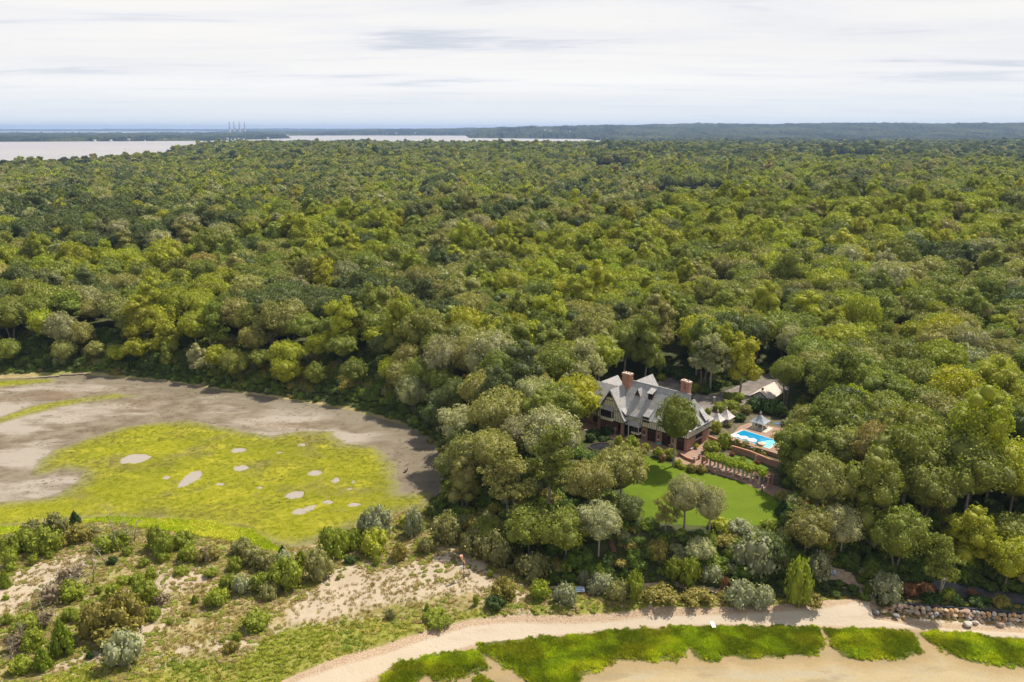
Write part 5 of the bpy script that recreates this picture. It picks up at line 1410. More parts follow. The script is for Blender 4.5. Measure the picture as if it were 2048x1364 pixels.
# dune grass and ground cover
rng = np.random.default_rng(7)
k = 62000
x = rng.uniform(-165, 180, k); y = rng.uniform(118, 200, k)
m = (sdf(x, y, UPoly) < 1) & (sdf(x, y, COVE) < -.5) & (sdf(x, y, BEACH) < -.3) & (sdf(x, y, TIDAL) < 0) & (np.abs(x) < .7 * y + 12)
x, y = x[m], y[m]
ds = np.full(len(x), -50.0)
for p in SANDP: ds = np.maximum(ds, sdf(x, y, p))
dv = np.full(len(x), -50.0)
for p in VEGB: dv = np.maximum(dv, sdf(x, y, p))
cl = fbm(x / 5, y / 5, 101, 3)
prob = np.where(ds > 1.5, .14 + .6 * sm(.42, .62, cl), .9 * sm(.30, .50, cl) + .35)
prob = np.where(dv > -.5, 1.0, prob)
m = rng.uniform(0, 1, len(x)) < prob
x, y, dv = x[m], y[m], dv[m]; k = len(x)
lush = dv + 3 * (vnoise(x / 3, y / 3, 103) - .5) > 0
q = fbm(x / 8, y / 8, 105, 3)
t1 = np.array([(0.27, 0.19, 0.060), (0.24, 0.20, 0.040), (0.36, 0.26, 0.10)])[rng.integers(0, 3, k)]
t2 = np.array([(0.23, 0.25, 0.018), (0.27, 0.26, 0.03), (0.33, 0.28, 0.06), (0.16, 0.20, 0.015)])[np.digitize(q + rng.normal(0, .06, k), [.42, .52, .64])]
tt = np.where(lush[:, None], t2, t1) * rng.uniform(.8, 1.2, (k, 1))
DT = [tuft_mesh('tuft', 21 + i, 16, .40, .28, .35, .03) for i in range(3)]
GC = [unit_bush('mound', 70 + i, 'spread', 260, .26) for i in range(2)]
isg = lush & (rng.uniform(0, 1, k) < .28)
nsh = np.full(k, 99.0)
for sx_, sy_, sr_ in SHXY:
    if sr_ > 1.0: nsh = np.minimum(nsh, np.hypot(x - sx_, y - sy_) - sr_)
scr = (nsh < 2.2) & (rng.uniform(0, 1, k) < .75) | (~lush & (fbm(x / 7, y / 7, 107, 2) > .60) & (rng.uniform(0, 1, k) < .5))
isg = isg | scr
t3 = np.array([(0.27, 0.20, 0.07), (0.22, 0.23, 0.03), (0.32, 0.25, 0.11), (0.19, 0.22, 0.025)])[rng.integers(0, 4, k)]
tt = np.where(scr[:, None], t3 * rng.uniform(.8, 1.2, (k, 1)), tt)
idx = np.where(isg, rng.integers(3, 5, k), rng.integers(0, 3, k))
s_ = np.where(isg, rng.uniform(.35, .75, k), rng.uniform(.8, 1.5, k))
scatter('dune_grass', np.stack([x, y, height(x, y) - .03], 1), np.stack([0 * x, 0 * x, rng.uniform(0, 6.28, k)], 1), np.stack([s_, s_, np.where(isg, .55, 1) * s_], 1), idx, tt, proto_col('dune_grass', DT + GC), 'dry tufted grass and low creepers on the sandy dunes', 'grass')
print('DUNE', k)
# bright reeds along the near rim of the marsh
x, y, d, rng = in_polys([VEGB[2]], 15000, 17)
m = (d + 1.5 * (fbm(x / 3, y / 3, 121, 2) - .5) > 0) & (np.abs(x) < .72 * y + 5); x, y = x[m], y[m]; k = len(x)
q = fbm(x / 8, y / 5, 123, 3)
tn = np.array([(0.36, 0.42, 0.018), (0.44, 0.48, 0.024), (0.55, 0.53, 0.07)])
s_ = rng.uniform(.7, 1.2, k)
scatter('reed_bed', np.stack([x, y, height(x, y) - .03], 1), np.stack([.2 * np.cos(q * 20), .2 * np.sin(q * 20), rng.uniform(0, 6.28, k)], 1), np.stack([s_ * 1.2, s_ * 1.2, s_ * .6], 1), rng.integers(0, 4, k), tn[np.digitize(q + rng.normal(0, .05, k), [.46, .58])] * rng.uniform(.8, 1.2, (k, 1)), proto_col('reed_bed', TUF), 'bright green reed band curving along the near edge of the marsh', 'reeds')
# tiny sedge clumps dotted over the mud
x, y, d, rng = in_polys([COVE], 9000, 8)
dm = np.full(len(x), -99.0)
for p in (MARSH, MARSH2, MARSH3): dm = np.maximum(dm, sdf(x, y, p))
cl = fbm(x / 9, y / 9, 111, 2)
m = (d > .3) & (dm < 0) & (np.abs(x) < .7 * y) & ((rng.uniform(0, 1, len(x)) < .55 * sm(.52, .68, cl)) | (dm > -1.2) | (rng.uniform(0, 1, len(x)) < .03))
x, y = x[m], y[m]; k = len(x)
s_ = rng.uniform(.5, 1.1, k)
scatter('sedge_clumps', np.stack([x, y, height(x, y)], 1), np.stack([0 * x, 0 * x, 0 * x], 1), np.stack([s_, s_, s_], 1), rng.integers(0, 3, k), np.tile([[.12, .125, .05]], (k, 1)) * rng.uniform(.7, 1.3, (k, 1)), proto_col('sedge_clumps', MT), 'small grey-green sedge clumps dotted on the mudflat', 'grass')

# ------------------------------------------------------------------ pool, garden buildings
M_pool = NB('pool_water'); M_pool = M_pool.bsdf(M_pool.mix(M_pool.noise(M_pool.pos(), 0.9, 4), (0.0, 0.17, 0.36), (0.0, 0.27, 0.46)), 0.08, 0.4, M_pool.noise(M_pool.pos(), 2.5, 2), 0.05, 0.05)
M_shal = NB('shallow_pool_water'); M_shal = M_shal.bsdf((0.19, 0.60, 0.62), 0.1, 0.4, M_shal.noise(M_shal.pos(), 2.5, 2), 0.05, 0.05)
M_canvas = simple('white_canvas', (0.80, 0.72, 0.66), 0.8, 0.04)
M_cream = simple('cream_render', (0.60, 0.57, 0.42), 0.8, 0.08)
M_gardl = simple('garden_turf', (0.075, 0.125, 0.010), 0.9, 0.3, 0.8)
M_soil = simple('garden_soil', (0.10, 0.085, 0.045), 0.9, 0.4, 0.8)
M_palmroof = simple('pale_shingle', (0.50, 0.46, 0.43), 0.8, 0.15, 2.0)
M_greyroof = slate_mat('grey_shingle', (0.27, 0.29, 0.32))
ZP = 11.2
GZ = Gp([(1395, 885), (1440, 835), (1500, 812), (1590, 830), (1610, 900), (1590, 980), (1556, 984), (1480, 965), (1418, 925)], 10)
sheet('garden_ground', GZ, 9.975, M_soil, kind='structure')
for p in ([(1470, 905), (1535, 928), (1545, 950), (1520, 952), (1450, 920)], [(1418, 908), (1448, 905), (1452, 915), (1425, 920)]):
    sheet('garden_turf', smooth_poly(Gp(p, 10), 1), 9.985, M_gardl, kind='structure')
def raised(name, P, z0, z1, mat, **k):
    m = MB(); m.prism([(x, y, z0) for x, y in P], [(x, y, z1) for x, y in P]); return m.build(name, mat, **k)
def ccw(P):
    P = np.asarray(P); a = np.sum(P[:, 0] * np.roll(P[:, 1], -1) - np.roll(P[:, 0], -1) * P[:, 1]); return P if a > 0 else P[::-1]
PD = ccw(Gp([(1452, 882), (1480, 852), (1500, 845), (1600, 862), (1610, 925), (1540, 903), (1462, 880)], ZP))
raised('pool_terrace', PD, 9.9, ZP, M_brickpave, kind='structure')
PW = ccw(Gp([(1487, 860.5), (1556, 882.5), (1537, 896.5), (1461, 872.5)], ZP))
pool = empty('swimming_pool', (float(PW[:, 0].mean()), float(PW[:, 1].mean()), ZP), label='blue rectangular swimming pool on the brick terrace beside the mansion garden', cat='pool')
def at(o, m, name, mat, **k):
    """mesh given in world coordinates, parented to o"""
    l = o.matrix_basis.to_translation() if False else Vector(o.location)
    m.v = [tuple(Vector(v) - l) for v in m.v]
    return m.build(name, mat, o, **k)
def offs(P, f):
    c = P.mean(0); return c + (P - c) * f
at(pool, MB().prism([(x, y, ZP + .004) for x, y in offs(PW, 1.10)], [(x, y, ZP + .06) for x, y in offs(PW, 1.10)]), 'coping', M_stone)
at(pool, MB().poly([(x, y, ZP + .066) for x, y in PW]), 'water', M_pool)
PS = ccw(Gp([(1512, 888.5), (1523, 883), (1540, 880), (1556, 882.5), (1537, 896.5)], ZP))
at(pool, MB().poly([(x, y, ZP + .07) for x, y in offs(PS, .97)]), 'shallow_step', M_shal)
def umbrella(u, v, R_, mat, label, zc=2.5, grp=None):
    x, y = G(u, v, ZP + zc)
    t = empty('parasol', (x, y, ZP + .06), label=label, cat='parasol', group=grp)
    MB().lathe([(.05, 0), (.035, zc + .3)], 8).build('pole', M_white, t)
    MB().lathe([(.35, .0), (.35, .1)], 10).build('base', M_stone, t)
    m = MB(); k = 10
    for i in range(k):
        a, b = 2 * math.pi * i / k, 2 * math.pi * (i + 1) / k
        m.poly([(R_ * math.cos(a), R_ * math.sin(a), zc - .15), (R_ * math.cos(b), R_ * math.sin(b), zc - .15), (0, 0, zc + .35)])
        m.poly([(R_ * math.cos(a), R_ * math.sin(a), zc - .35), (R_ * math.cos(b), R_ * math.sin(b), zc - .35), (R_ * math.cos(b), R_ * math.sin(b), zc - .15), (R_ * math.cos(a), R_ * math.sin(a), zc - .15)])
    m.build('canopy', mat, t)
umbrella(1471, 870.3, 1.35, M_canvas, 'white parasol leftmost of the three along the pool edge')
umbrella(1487.6, 874.3, 1.35, M_canvas, 'white parasol in the middle of the three along the pool')
umbrella(1504.5, 879.3, 1.35, M_canvas, 'white parasol rightmost of the three along the pool edge')
umbrella(1524, 886, 1.15, simple('peach_canvas', (0.62, 0.48, 0.36), .8, .05), 'peach parasol beside the shallow pool steps')
def pavilion(u, v, w_, z0, hw, hr, rmat, wmat, label, name='pavilion', openside=False):
    x, y = G(u, v, z0)
    t = empty(name, (x, y, z0), HROT, label=label, cat='pavilion')
    s = w_ / 2
    if openside:
        MB().box(-s * .8, -s * .8, 0, .1, s * .8, hw).build('wall', wmat, t)
        MB().box(-.6, -s * .8 - .03, .9, -.1, -s * .8 - .004, 1.9).build('window', M_glass, t)
        for px, py in ((s * .8, -s * .8), (s * .8, s * .8)):
            MB().box(px - .1, py - .1, 0, px + .1, py + .1, hw).build('post', M_white, t)
        MB().box(.11, -s * .7, .02, s * .7, s * .7, .45).build('bench_seat', M_stone, t)
        MB().box(-s * 1.3, -s * 1.3, -.2, s * 1.6, s * 1.1, .03).build('plinth', M_stone, t)
    else:
        MB().box(-s * .8, -s * .8, 0, s * .8, s * .8, hw).build('wall', wmat, t)
        for k in range(5):
            xx = -s * .8 + k * s * .4
            MB().box(xx - .05, -s * .8 - .04, .1, xx + .05, -s * .8 - .004, hw).build('lattice', M_white, t)
            MB().box(s * .8 + .004, xx - .05, .1, s * .8 + .04, xx + .05, hw).build('lattice', M_white, t)
    m = MB(); prof = [(1.12, 0), (.80, .22), (.50, .50), (.27, .80), (.10, 1.0)]
    rg = [[(i * s * r, j * s * r, hw + h * hr) for i, j in ((-1, -1), (1, -1), (1, 1), (-1, 1))] for r, h in prof]
    for A, B in zip(rg[:-1], rg[1:]):
        for i in range(4):
            m.poly([A[i], A[(i + 1) % 4], B[(i + 1) % 4], B[i]])
    m.poly(rg[0][::-1]); m.poly(rg[-1])
    r = m.build('roof', rmat, t)
    MB().box(-.22, -.22, hw + hr * .96, .22, .22, hw + hr + .55).build('cupola', M_chim, r)
    MB().lathe([(.34, hw + hr + .55), (.30, hw + hr + .7), (.10, hw + hr + .95), (.14, hw + hr + 1.1), (.03, hw + hr + 1.35)], 8).build('finial', M_stone, r)
pavilion(1433.5, 852, 3.6, 10, 2.2, 2.2, M_palmroof, M_cream, 'pale roofed garden pavilion nearest the mansion corner')
pavilion(1451, 847, 3.9, 10, 2.3, 2.4, M_palmroof, M_cream, 'pale roofed garden pavilion farther from the mansion, behind its twin')
pavilion(1519, 855, 4.3, ZP, 2.1, 2.1, M_greyroof, M_cream, 'open-sided pool cabana with grey flared roof and cream walls', 'cabana', True)
x, y = G(1555, 850, ZP)
t = empty('sun_lounger', (x, y, ZP), HROT, label='blue cushioned lounger right of the pool cabana', cat='lounger')
M_bluec = simple('blue_cushion', (0.02, 0.16, 0.50), .8, .1)
MB().box(-.9, -.35, .3, .6, .35, .42).build('cushion', M_bluec, t)
MB().prism([(.6, -.35, .42), (1.2, -.35, .9), (1.2, .35, .9), (.6, .35, .42)], [(.6, -.35, .3), (1.3, -.35, .8), (1.3, .35, .8), (.6, .35, .3)]).build('backrest', M_bluec, t)
for a, b in ((-.8, -.3), (-.8, .25), (.5, -.3), (.5, .25)): MB().box(a, b, 0, a + .06, b + .06, .3).build('leg', M_white, t)

def wall_run(name, pts, z0, h, th, mat, label, cap=True, cat='wall'):
    x0, y0 = pts[0]
    t = empty(name, (x0, y0, z0), label=label, cat=cat)
    for (xa, ya), (xb, yb) in zip(pts[:-1], pts[1:]):
        d = Vector((xb - xa, yb - ya, 0)); n_ = Vector((-d.y, d.x, 0)).normalized() * th / 2
        def ring_(w_, z): return [(xa - x0 + n_.x * w_, ya - y0 + n_.y * w_, z), (xb - x0 + n_.x * w_, yb - y0 + n_.y * w_, z), (xb - x0 - n_.x * w_, yb - y0 - n_.y * w_, z), (xa - x0 - n_.x * w_, ya - y0 - n_.y * w_, z)]
        MB().prism(ring_(1, 0)[::-1], ring_(1, h)[::-1]).build('brickwork', mat, t)
        if cap: MB().prism(ring_(1.5, h + .003)[::-1], ring_(1.5, h + .09)[::-1]).build('coping', M_chim, t)
    return t
wall_run('garden_wall', [G(1463, 903, 10), G(1500, 914, 10), G(1538, 930, 10), G(1560, 938, 10)], 9.9, 1.9, .35, M_brick, 'long brick retaining wall between the pool terrace and sunken garden')
wall_run('garden_wall', [G(1417, 884, 10), G(1440, 893, 10)], 9.9, 2.0, .35, M_brick, 'short brick garden wall at the right corner of the mansion')
wall_run('terrace_wall', [G(1357, 909, 10), G(1372, 919, 10), G(1388, 925, 10)], 9.9, .8, .3, M_brick, 'low brick terrace wall with piers above the lawn')
for i, (u, v, lb) in enumerate(((1388, 925, 'brick terrace pier with urn at the end of the low wall'), (1398, 918, 'brick terrace pier with urn at the top of the steps'), (1409, 921, 'brick terrace pier with urn beside the pergola'))):
    x, y = G(u, v, 10); t = empty('urn_pier', (x, y, 9.95), label=lb, cat='pier')
    MB().box(-.3, -.3, 0, .3, .3, 1.1).build('pier', M_brick, t)
    MB().lathe([(.14, 1.1), (.18, 1.2), (.1, 1.35), (.3, 1.6), (.36, 1.8), (.3, 1.82)], 10).build('urn', M_urn, t)
x, y = G(1428, 806, 10); t = empty('garden_urn', (x, y, 10), label='grey urn on a tall pedestal beside the driveway', cat='urn')
MB().box(-.35, -.35, 0, .35, .35, 1.3).build('pedestal', M_urn, t)
MB().lathe([(.2, 1.3), (.12, 1.5), (.42, 1.85), (.5, 2.15), (.4, 2.17)], 12).build('bowl', M_urn, t)
x, y = G(1511.5, 923, 10); t = empty('obelisk', (x, y, 9.98), label='slim stone obelisk in front of the long garden wall', cat='obelisk')
MB().box(-.35, -.35, 0, .35, .35, .4).build('base', M_stone, t)
MB().prism([(-.24, -.24, .4), (.24, -.24, .4), (.24, .24, .4), (-.24, .24, .4)], [(-.1, -.1, 1.7), (.1, -.1, 1.7), (.1, .1, 1.7), (-.1, .1, 1.7)]).build('shaft', M_stone, t)
MB().lathe([(.05, 1.7), (.17, 1.8), (.17, 1.95), (.04, 2.05)], 8).build('ball', M_stone, t)
wall_run('stone_curb', [G(1480, 925.5, 10), G(1510, 936.5, 10)], 9.95, .35, .45, M_white, 'white stone curb behind the vine pergola', False, 'curb')
def bench(u, v, rz, label):
    x, y = G(u, v, 10); t = empty('stone_bench', (x, y, 10), rz, label=label, cat='bench')
    MB().box(-1.0, -.25, .42, 1.0, .25, .55).build('seat', M_canvas, t)
    for s in (-.75, .6): MB().box(s, -.2, 0, s + .18, .2, .42).build('leg', M_stone, t)
bench(1343, 894, HROT, 'white stone bench against the long brick front of the mansion')
bench(1384, 899, HROT + R(90), 'white stone bench on the right-hand side wall of the mansion')
# standing parasol (teal) and planter on the terrace
x, y = G(1318, 897, 10); t = empty('garden_parasol', (x, y, 10), label='small teal parasol over a red stand on the brick terrace', cat='parasol')
MB().lathe([(.1, 0), (.07, 1.6)], 8).build('stand', simple('red_paint', (.45, .07, .05)), t)
MB().lathe([(.75, 1.55), (.4, 1.8), (.03, 1.95)], 8).build('canopy', simple('teal_canvas', (.02, .28, .25)), t)
x, y = G(1392, 897, 10); t = empty('potted_palm', (x, y, 10), label='potted yellow-green plant by the side door of the mansion', cat='plant')
MB().lathe([(.25, 0), (.38, .6), (.34, .62)], 10).build('pot', M_chim, t)
c = link('foliage', SPR[0], t, (0, 0, .6)); c.scale = (.9, .9, 1.1); c['tint'] = KT['y'][1]
# pergola with vine
pa, pb = G(1404, 931, 10), G(1536, 974, 10)
dv = Vector((pb[0] - pa[0], pb[1] - pa[1], 0)); Lp = dv.length; rz = math.atan2(dv.y, dv.x)
t = empty('pergola', (pa[0], pa[1], 9.98), rz, label='long vine-covered pergola on brick posts beside the lawn path', cat='pergola')
for i in range(9):
    xx = Lp * i / 8
    for yy in (0, 2.6):
        (MB().box(xx - .22, yy - .22, 0, xx + .22, yy + .22, 2.6)).build('post', M_brick if i in (0, 8) else M_stone, t)
for yy in (0, 2.6): MB().box(-.4, yy - .1, 2.6, Lp + .4, yy + .1, 2.8).build('beam', M_chim, t)
for i in range(int(Lp / .8)): MB().box(i * .8 + .2, -.6, 2.81, i * .8 + .32, 3.2, 2.95).build('rafter', M_chim, t)
rg = np.random.default_rng(3)
nn = 70
C = np.stack([rg.uniform(0, Lp * .93, nn), rg.uniform(-.5, 3.0, nn), rg.uniform(2.9, 3.3, nn)], 1); Rr = rg.uniform(.5, .85, nn)
V, F, lv = leaves_on(rg, C, Rr, 16000, .30, up=-.9)
vm = mesh_np('vine', V, F, M_leaf, None, {'lv': ('FLOAT', 'FACE', lv)})
vn = link('vine', vm, t); vn['tint'] = (0.22, 0.27, 0.010)
vn['kind'] = 'stuff'
x, y = G(1524, 981, 10); t = empty('bollard_lamp', (x, y, 10), label='black bollard lamp with white head at the end of the lawn path', cat='lamp')
MB().lathe([(.16, 0), (.13, 1.2)], 8).build('post', M_timber, t)
MB().lathe([(.2, 1.2), (.22, 1.45), (.05, 1.6)], 10).build('head', M_white, t)
# little curved pond edge under the left shrubs
x, y = G(1208, 895, 10); t = empty('round_pond', (x, y, 9.99), label='dark round pond with stone rim left of the lawn', cat='pond')
rim = MB(); k = 28
for i in range(k):
    a, b = 2 * math.pi * i / k, 2 * math.pi * (i + 1) / k
    rim.prism([(4.2 * math.cos(a), 3 * math.sin(a), 0), (4.6 * math.cos(a), 3.4 * math.sin(a), 0), (4.6 * math.cos(b), 3.4 * math.sin(b), 0), (4.2 * math.cos(b), 3 * math.sin(b), 0)], [(4.2 * math.cos(a), 3 * math.sin(a), .3), (4.6 * math.cos(a), 3.4 * math.sin(a), .3), (4.6 * math.cos(b), 3.4 * math.sin(b), .3), (4.2 * math.cos(b), 3 * math.sin(b), .3)])
rim.build('rim', M_timber, t)
MB().poly([(4.25 * math.cos(a), 3.05 * math.sin(a), .12) for a in np.linspace(0, 6.283, 28, endpoint=False)]).build('water', M_glass, t)

rq = random.Random(12)
for i, (u, v) in enumerate(((1466, 887), (1476, 890), (1487, 893), (1497, 897), (1508, 900), (1518, 904), (1528, 907), (1455, 893), (1472, 899), (1492, 905), (1512, 910), (1530, 916))):
    zz = ZP if i < 7 else 9.97
    x, y = G(u, v, zz + .3); k_ = rq.choice('gmyosr')
    o = link('shrub', rq.choice(BUSH), None, (x, y, zz), rq.uniform(0, 6)); s_ = rq.uniform(.7, 1.1); o.scale = (s_, s_, s_ * .95); o['tint'] = KT[k_][1]
    props(o, '%s shrub, %sfrom the left in the %s row along the pool terrace' % (KT[k_][0], ORD[i if i < 7 else i - 7] or 'first ', 'upper' if i < 7 else 'lower'), 'shrub', 'shrubs of the dunes, bank and garden')

# garage
ga = Vector(G(1519.9, 782.2, 15.4) + (15.4,)); ge = Vector(G(1549, 763.5, 15.4) + (15.4,))
le = Vector(G(1495, 792.5, 13) + (13,)); re_ = Vector(G(1540, 800.5, 13) + (13,))
ax = (ge - ga); ax.z = 0; LG = max(12.0, ax.length); ax.normalize(); pr = Vector((ax.y, -ax.x, 0))
hwg = max(3.6, min(6.0, (re_ - le).length / 2)); rzg = math.atan2(ax.y, ax.x)
t = empty('garage', (ga.x, ga.y, 10), rzg, label='half-timbered garage with pale pinkish shingle roof beside the driveway', cat='garage')
MB().box(.3, -hwg + .4, 0, LG - .3, hwg - .4, 2.9).build('wall', M_cream, t)
MB().prism([(.3, -hwg + .4, 2.9), (.3, hwg - .4, 2.9), (.3, 0, 5.1)], [(.45, -hwg + .4, 2.9), (.45, hwg - .4, 2.9), (.45, 0, 5.1)]).build('gable_wall', M_white, t)
for s in (1, -1):
    MB().slab([(-.2, 0, 5.4), (LG, 0, 5.4), (LG, s * hwg, 2.8), (-.2, s * hwg, 2.8)][::-s], .18).build('roof', M_grag, t)
    MB().bar((-.25, 0, 5.2), (-.25, s * (hwg + .05), 2.62), .1, .3).build('bargeboard', M_timber, t)
for q in range(-6, 7):
    yy = q * hwg / 7.2; zt = 2.9 + 2.2 * (1 - abs(yy) / hwg)
    MB().box(.2, yy - .07, 0, .296, yy + .07, zt).build('timber', M_timber, t)
for z in (1.0, 2.85): MB().box(.15, -hwg + .4, z, .196, hwg - .4, z + .15).build('timber', M_timber, t)
MB().box(.1, -.9, 1.2, .146, .9, 2.3).build('window', M_glass, t)
MB().box(2.0, -.3, 5.2, 2.6, .3, 5.9).build('roof_vent', M_timber, t)
# glimpses of further roofs in the wood
def cottage(u, v, z, w_, l, h, rot, rm, label, hr=3.0):
    x, y = G(u, v, z + h + hr * .5); zz = hz1(x, y)
    z0 = zz
    t = empty('cottage', (x, y, z0), rot, label=label, cat='house')
    hh = z + h - z0
    MB().box(-l / 2, -w_ / 2, -1, l / 2, w_ / 2, hh).build('wall', M_white, t)
    for s in (1, -1):
        MB().slab([(-l / 2 - .4, 0, hh + hr), (l / 2 + .4, 0, hh + hr), (l / 2 + .4, s * (w_ / 2 + .4), hh - .1), (-l / 2 - .4, s * (w_ / 2 + .4), hh - .1)][::-s], .2).build('roof', rm, t)
    MB().box(-.9, -w_ / 2 - .06, hh - 2.2, .9, -w_ / 2 - .004, hh - .8).build('window', M_glass, t)
cottage(1737, 790, 14, 6, 8, 5, .4, M_grag, 'small pale roof showing through the wood right of the garage')
# cottage(292, 557, 16, 8, 11, 7.5, -.2, M_canvas, 'pale roof showing through the wood above the cove')
# cottage(718, 494, 24, 4, 4, 13, .5, M_chim, 'small brick-red roof poking through the wood in the centre', 4.0)

# ------------------------------------------------------------------ shore things
x, y, z = GT(928, 1160)
t = empty('windsock', (x, y, z), label='orange windsock on a dark pole standing in the dune sand', cat='windsock')
MB().lathe([(.09, -.3), (.07, 3.2), (.05, 6.0)], 8).build('pole', M_timber, t)
m = MB(); a0 = Vector((-.4, 0, 6.0)); pts = []; 
m.tube([(-.55, 0, 6.15), (-.35, .1, 5.5), (.0, .15, 4.6), (.2, .18, 4.1)], [.33, .30, .22, .13], 10); m.build('sock', simple('orange_nylon', (.72, .36, .23), .8, .08), t)
MB().box(-.75, -.15, 2.9, -.2, .15, 3.5).build('float_box', M_white, t)
MB().bar((-.4, 0, 3.2), (.1, 0, 3.2), .06).build('bracket', M_white, t)
x, y, z = GT(935, 1152); t = empty('low_bench', (x, y, z), .1, label='low dark plank bench beside the windsock', cat='bench')
MB().box(-.65, -.15, .4, .65, .15, .47).build('seat', M_timber, t)
for s in (-.5, .45): MB().box(s, -.12, 0, s + .07, .12, .4).build('leg', M_timber, t)
x, y, z = GT(1160, 1189); t = empty('solar_panel', (x, y, z), .05, label='blue solar panel on a frame among the shore shrubs', cat='solar panel')
t2 = MB().prism([(-.95, -.1, .7), (.95, -.1, .7), (.95, .75, 1.35), (-.95, .75, 1.35)], [(-.95, -.13, .75), (.95, -.13, .75), (.95, .72, 1.40), (-.95, .72, 1.40)]).build('frame', M_white, t)
for i in range(6):
    for j in range(2):
        a, b = -.9 + i * .3, j * .5
        MB().poly([(a + .02, -.13 + .85 * (b + .02), .765 + .65 * (b + .02)), (a + .28, -.13 + .85 * (b + .02), .765 + .65 * (b + .02)), (a + .28, -.13 + .85 * (b + .46), .765 + .65 * (b + .46)), (a + .02, -.13 + .85 * (b + .46), .765 + .65 * (b + .46))]).build('cell', simple('solar_blue', (.14, .24, .42), .3) if 'solar_blue' not in MATS else MATS['solar_blue'], t)
for a in (-.7, .7): MB().box(a - .04, .4, -.2, a + .04, .48, 1.0).build('leg', M_urn, t)
x, y, z = GT(1425, 1256); t = empty('washed_up_board', (x, y, .75), .15, label='white board stranded on the cord grass', cat='board')
MB().prism([(-.42, -.8, .0), (.42, -.8, .0), (.5, .8, .35), (-.32, .8, .35)], [(-.42, -.8, .08), (.42, -.8, .08), (.5, .8, .43), (-.32, .8, .43)]).build('board', M_white, t)
MB().box(-.3, -.2, .03, .3, -.1, .05 + .19).build('batten', M_stone, t)
# flood light pole
x, y, z = GT(1877, 1197); t = empty('light_pole', (x, y, z), label='leaning wooden light pole with white flood lamps beside the beach road', cat='light pole')
MB().tube([(0, 0, -.4), (.45, 0, 2.4), (.9, 0, 4.6)], [.16, .13, .10], 8).build('pole', M_palebark, t, smooth=True)
for s in (-1, 1): MB().prism([(.8 + s * .32 - .16, -.15, 4.55), (.8 + s * .32 + .16, -.15, 4.55), (.8 + s * .32 + .16, .25, 4.7), (.8 + s * .32 - .16, .25, 4.7)], [(.8 + s * .32 - .2, -.2, 4.85), (.8 + s * .32 + .2, -.2, 4.85), (.8 + s * .32 + .2, .2, 5.0), (.8 + s * .32 - .2, .2, 5.0)]).build('lamp', M_white, t)
for i, (u, lb) in enumerate(((1661.5, 'pale blue slatted garden chair, left of the pair on the bank'), (1670, 'pale blue slatted garden chair, right of the pair on the bank'))):
    x, y, z = GT(u, 1151); t = empty('slatted_chair', (x, y, z), R(170 + i * 20), label=lb, cat='chair')
    M_bl = MATS.get('pale_blue_paint') or simple('pale_blue_paint', (.42, .50, .60), .6)
    MB().prism([(-.3, -.1, .3), (.3, -.1, .3), (.3, .5, .42), (-.3, .5, .42)], [(-.3, -.1, .35), (.3, -.1, .35), (.3, .5, .47), (-.3, .5, .47)]).build('seat', M_bl, t)
    for k in range(5): MB().prism([(-.3 + k * .125, -.12, .3), (-.2 + k * .125, -.12, .3), (-.2 + k * .125, -.45, 1.15), (-.3 + k * .125, -.45, 1.15)], [(-.3 + k * .125, -.16, .3), (-.2 + k * .125, -.16, .3), (-.2 + k * .125, -.49, 1.15), (-.3 + k * .125, -.49, 1.15)]).build('slat', M_bl, t)
    for s in (-.42, .3): MB().box(s, -.3, .58, s + .12, .55, .62).build('armrest', M_bl, t)
    for a, b in ((-.38, .45), (.32, .45), (-.38, -.2), (.32, -.2)): MB().box(a, b, 0, a + .06, b + .06, .58).build('leg', M_bl, t)
# bank stairs
xb, yb, zb = GT(1229, 1108); xt, yt, zt = GT(1215, 1064)
t = empty('bank_stairs', (xb, yb, zb), label='wooden stairs climbing the overgrown bank to the lawn', cat='stairs')
d = Vector((xt - xb, yt - yb, zt - zb)); ns = 18
hd = Vector((d.x, d.y, 0)).normalized(); sd_ = Vector((-hd.y, hd.x, 0))
zoff = .5
for i in range(ns):
    p = d * (i / (ns - 1)); p.z += zoff
    a = p + sd_ * .65; b = p - sd_ * .65
    MB().prism([(a.x, a.y, a.z), (b.x, b.y, b.z), (b.x + hd.x * .3, b.y + hd.y * .3, b.z), (a.x + hd.x * .3, a.y + hd.y * .3, a.z)][::-1], [(a.x, a.y, a.z + .08), (b.x, b.y, b.z + .08), (b.x + hd.x * .3, b.y + hd.y * .3, b.z + .08), (a.x + hd.x * .3, a.y + hd.y * .3, a.z + .08)][::-1]).build('step', MATS.get('red_cedar_step') or simple('red_cedar_step', (.25, .13, .08)), t)
for s in (.72, -.72):
    MB().bar(sd_ * s + Vector((0, 0, zoff - .1)), d + sd_ * s + Vector((0, 0, zoff - .1)), .08, .25).build('stringer', M_timber, t)
    MB().bar(sd_ * s + Vector((0, 0, zoff + .95)), d + sd_ * s + Vector((0, 0, zoff + .95)), .06, .08).build('handrail', M_timber, t)
    for k in range(5):
        p = d * (k / 4) + sd_ * s; MB().bar(p + Vector((0, 0, zoff - .8)), p + Vector((0, 0, zoff + .95)), .08).build('baluster', M_timber, t)
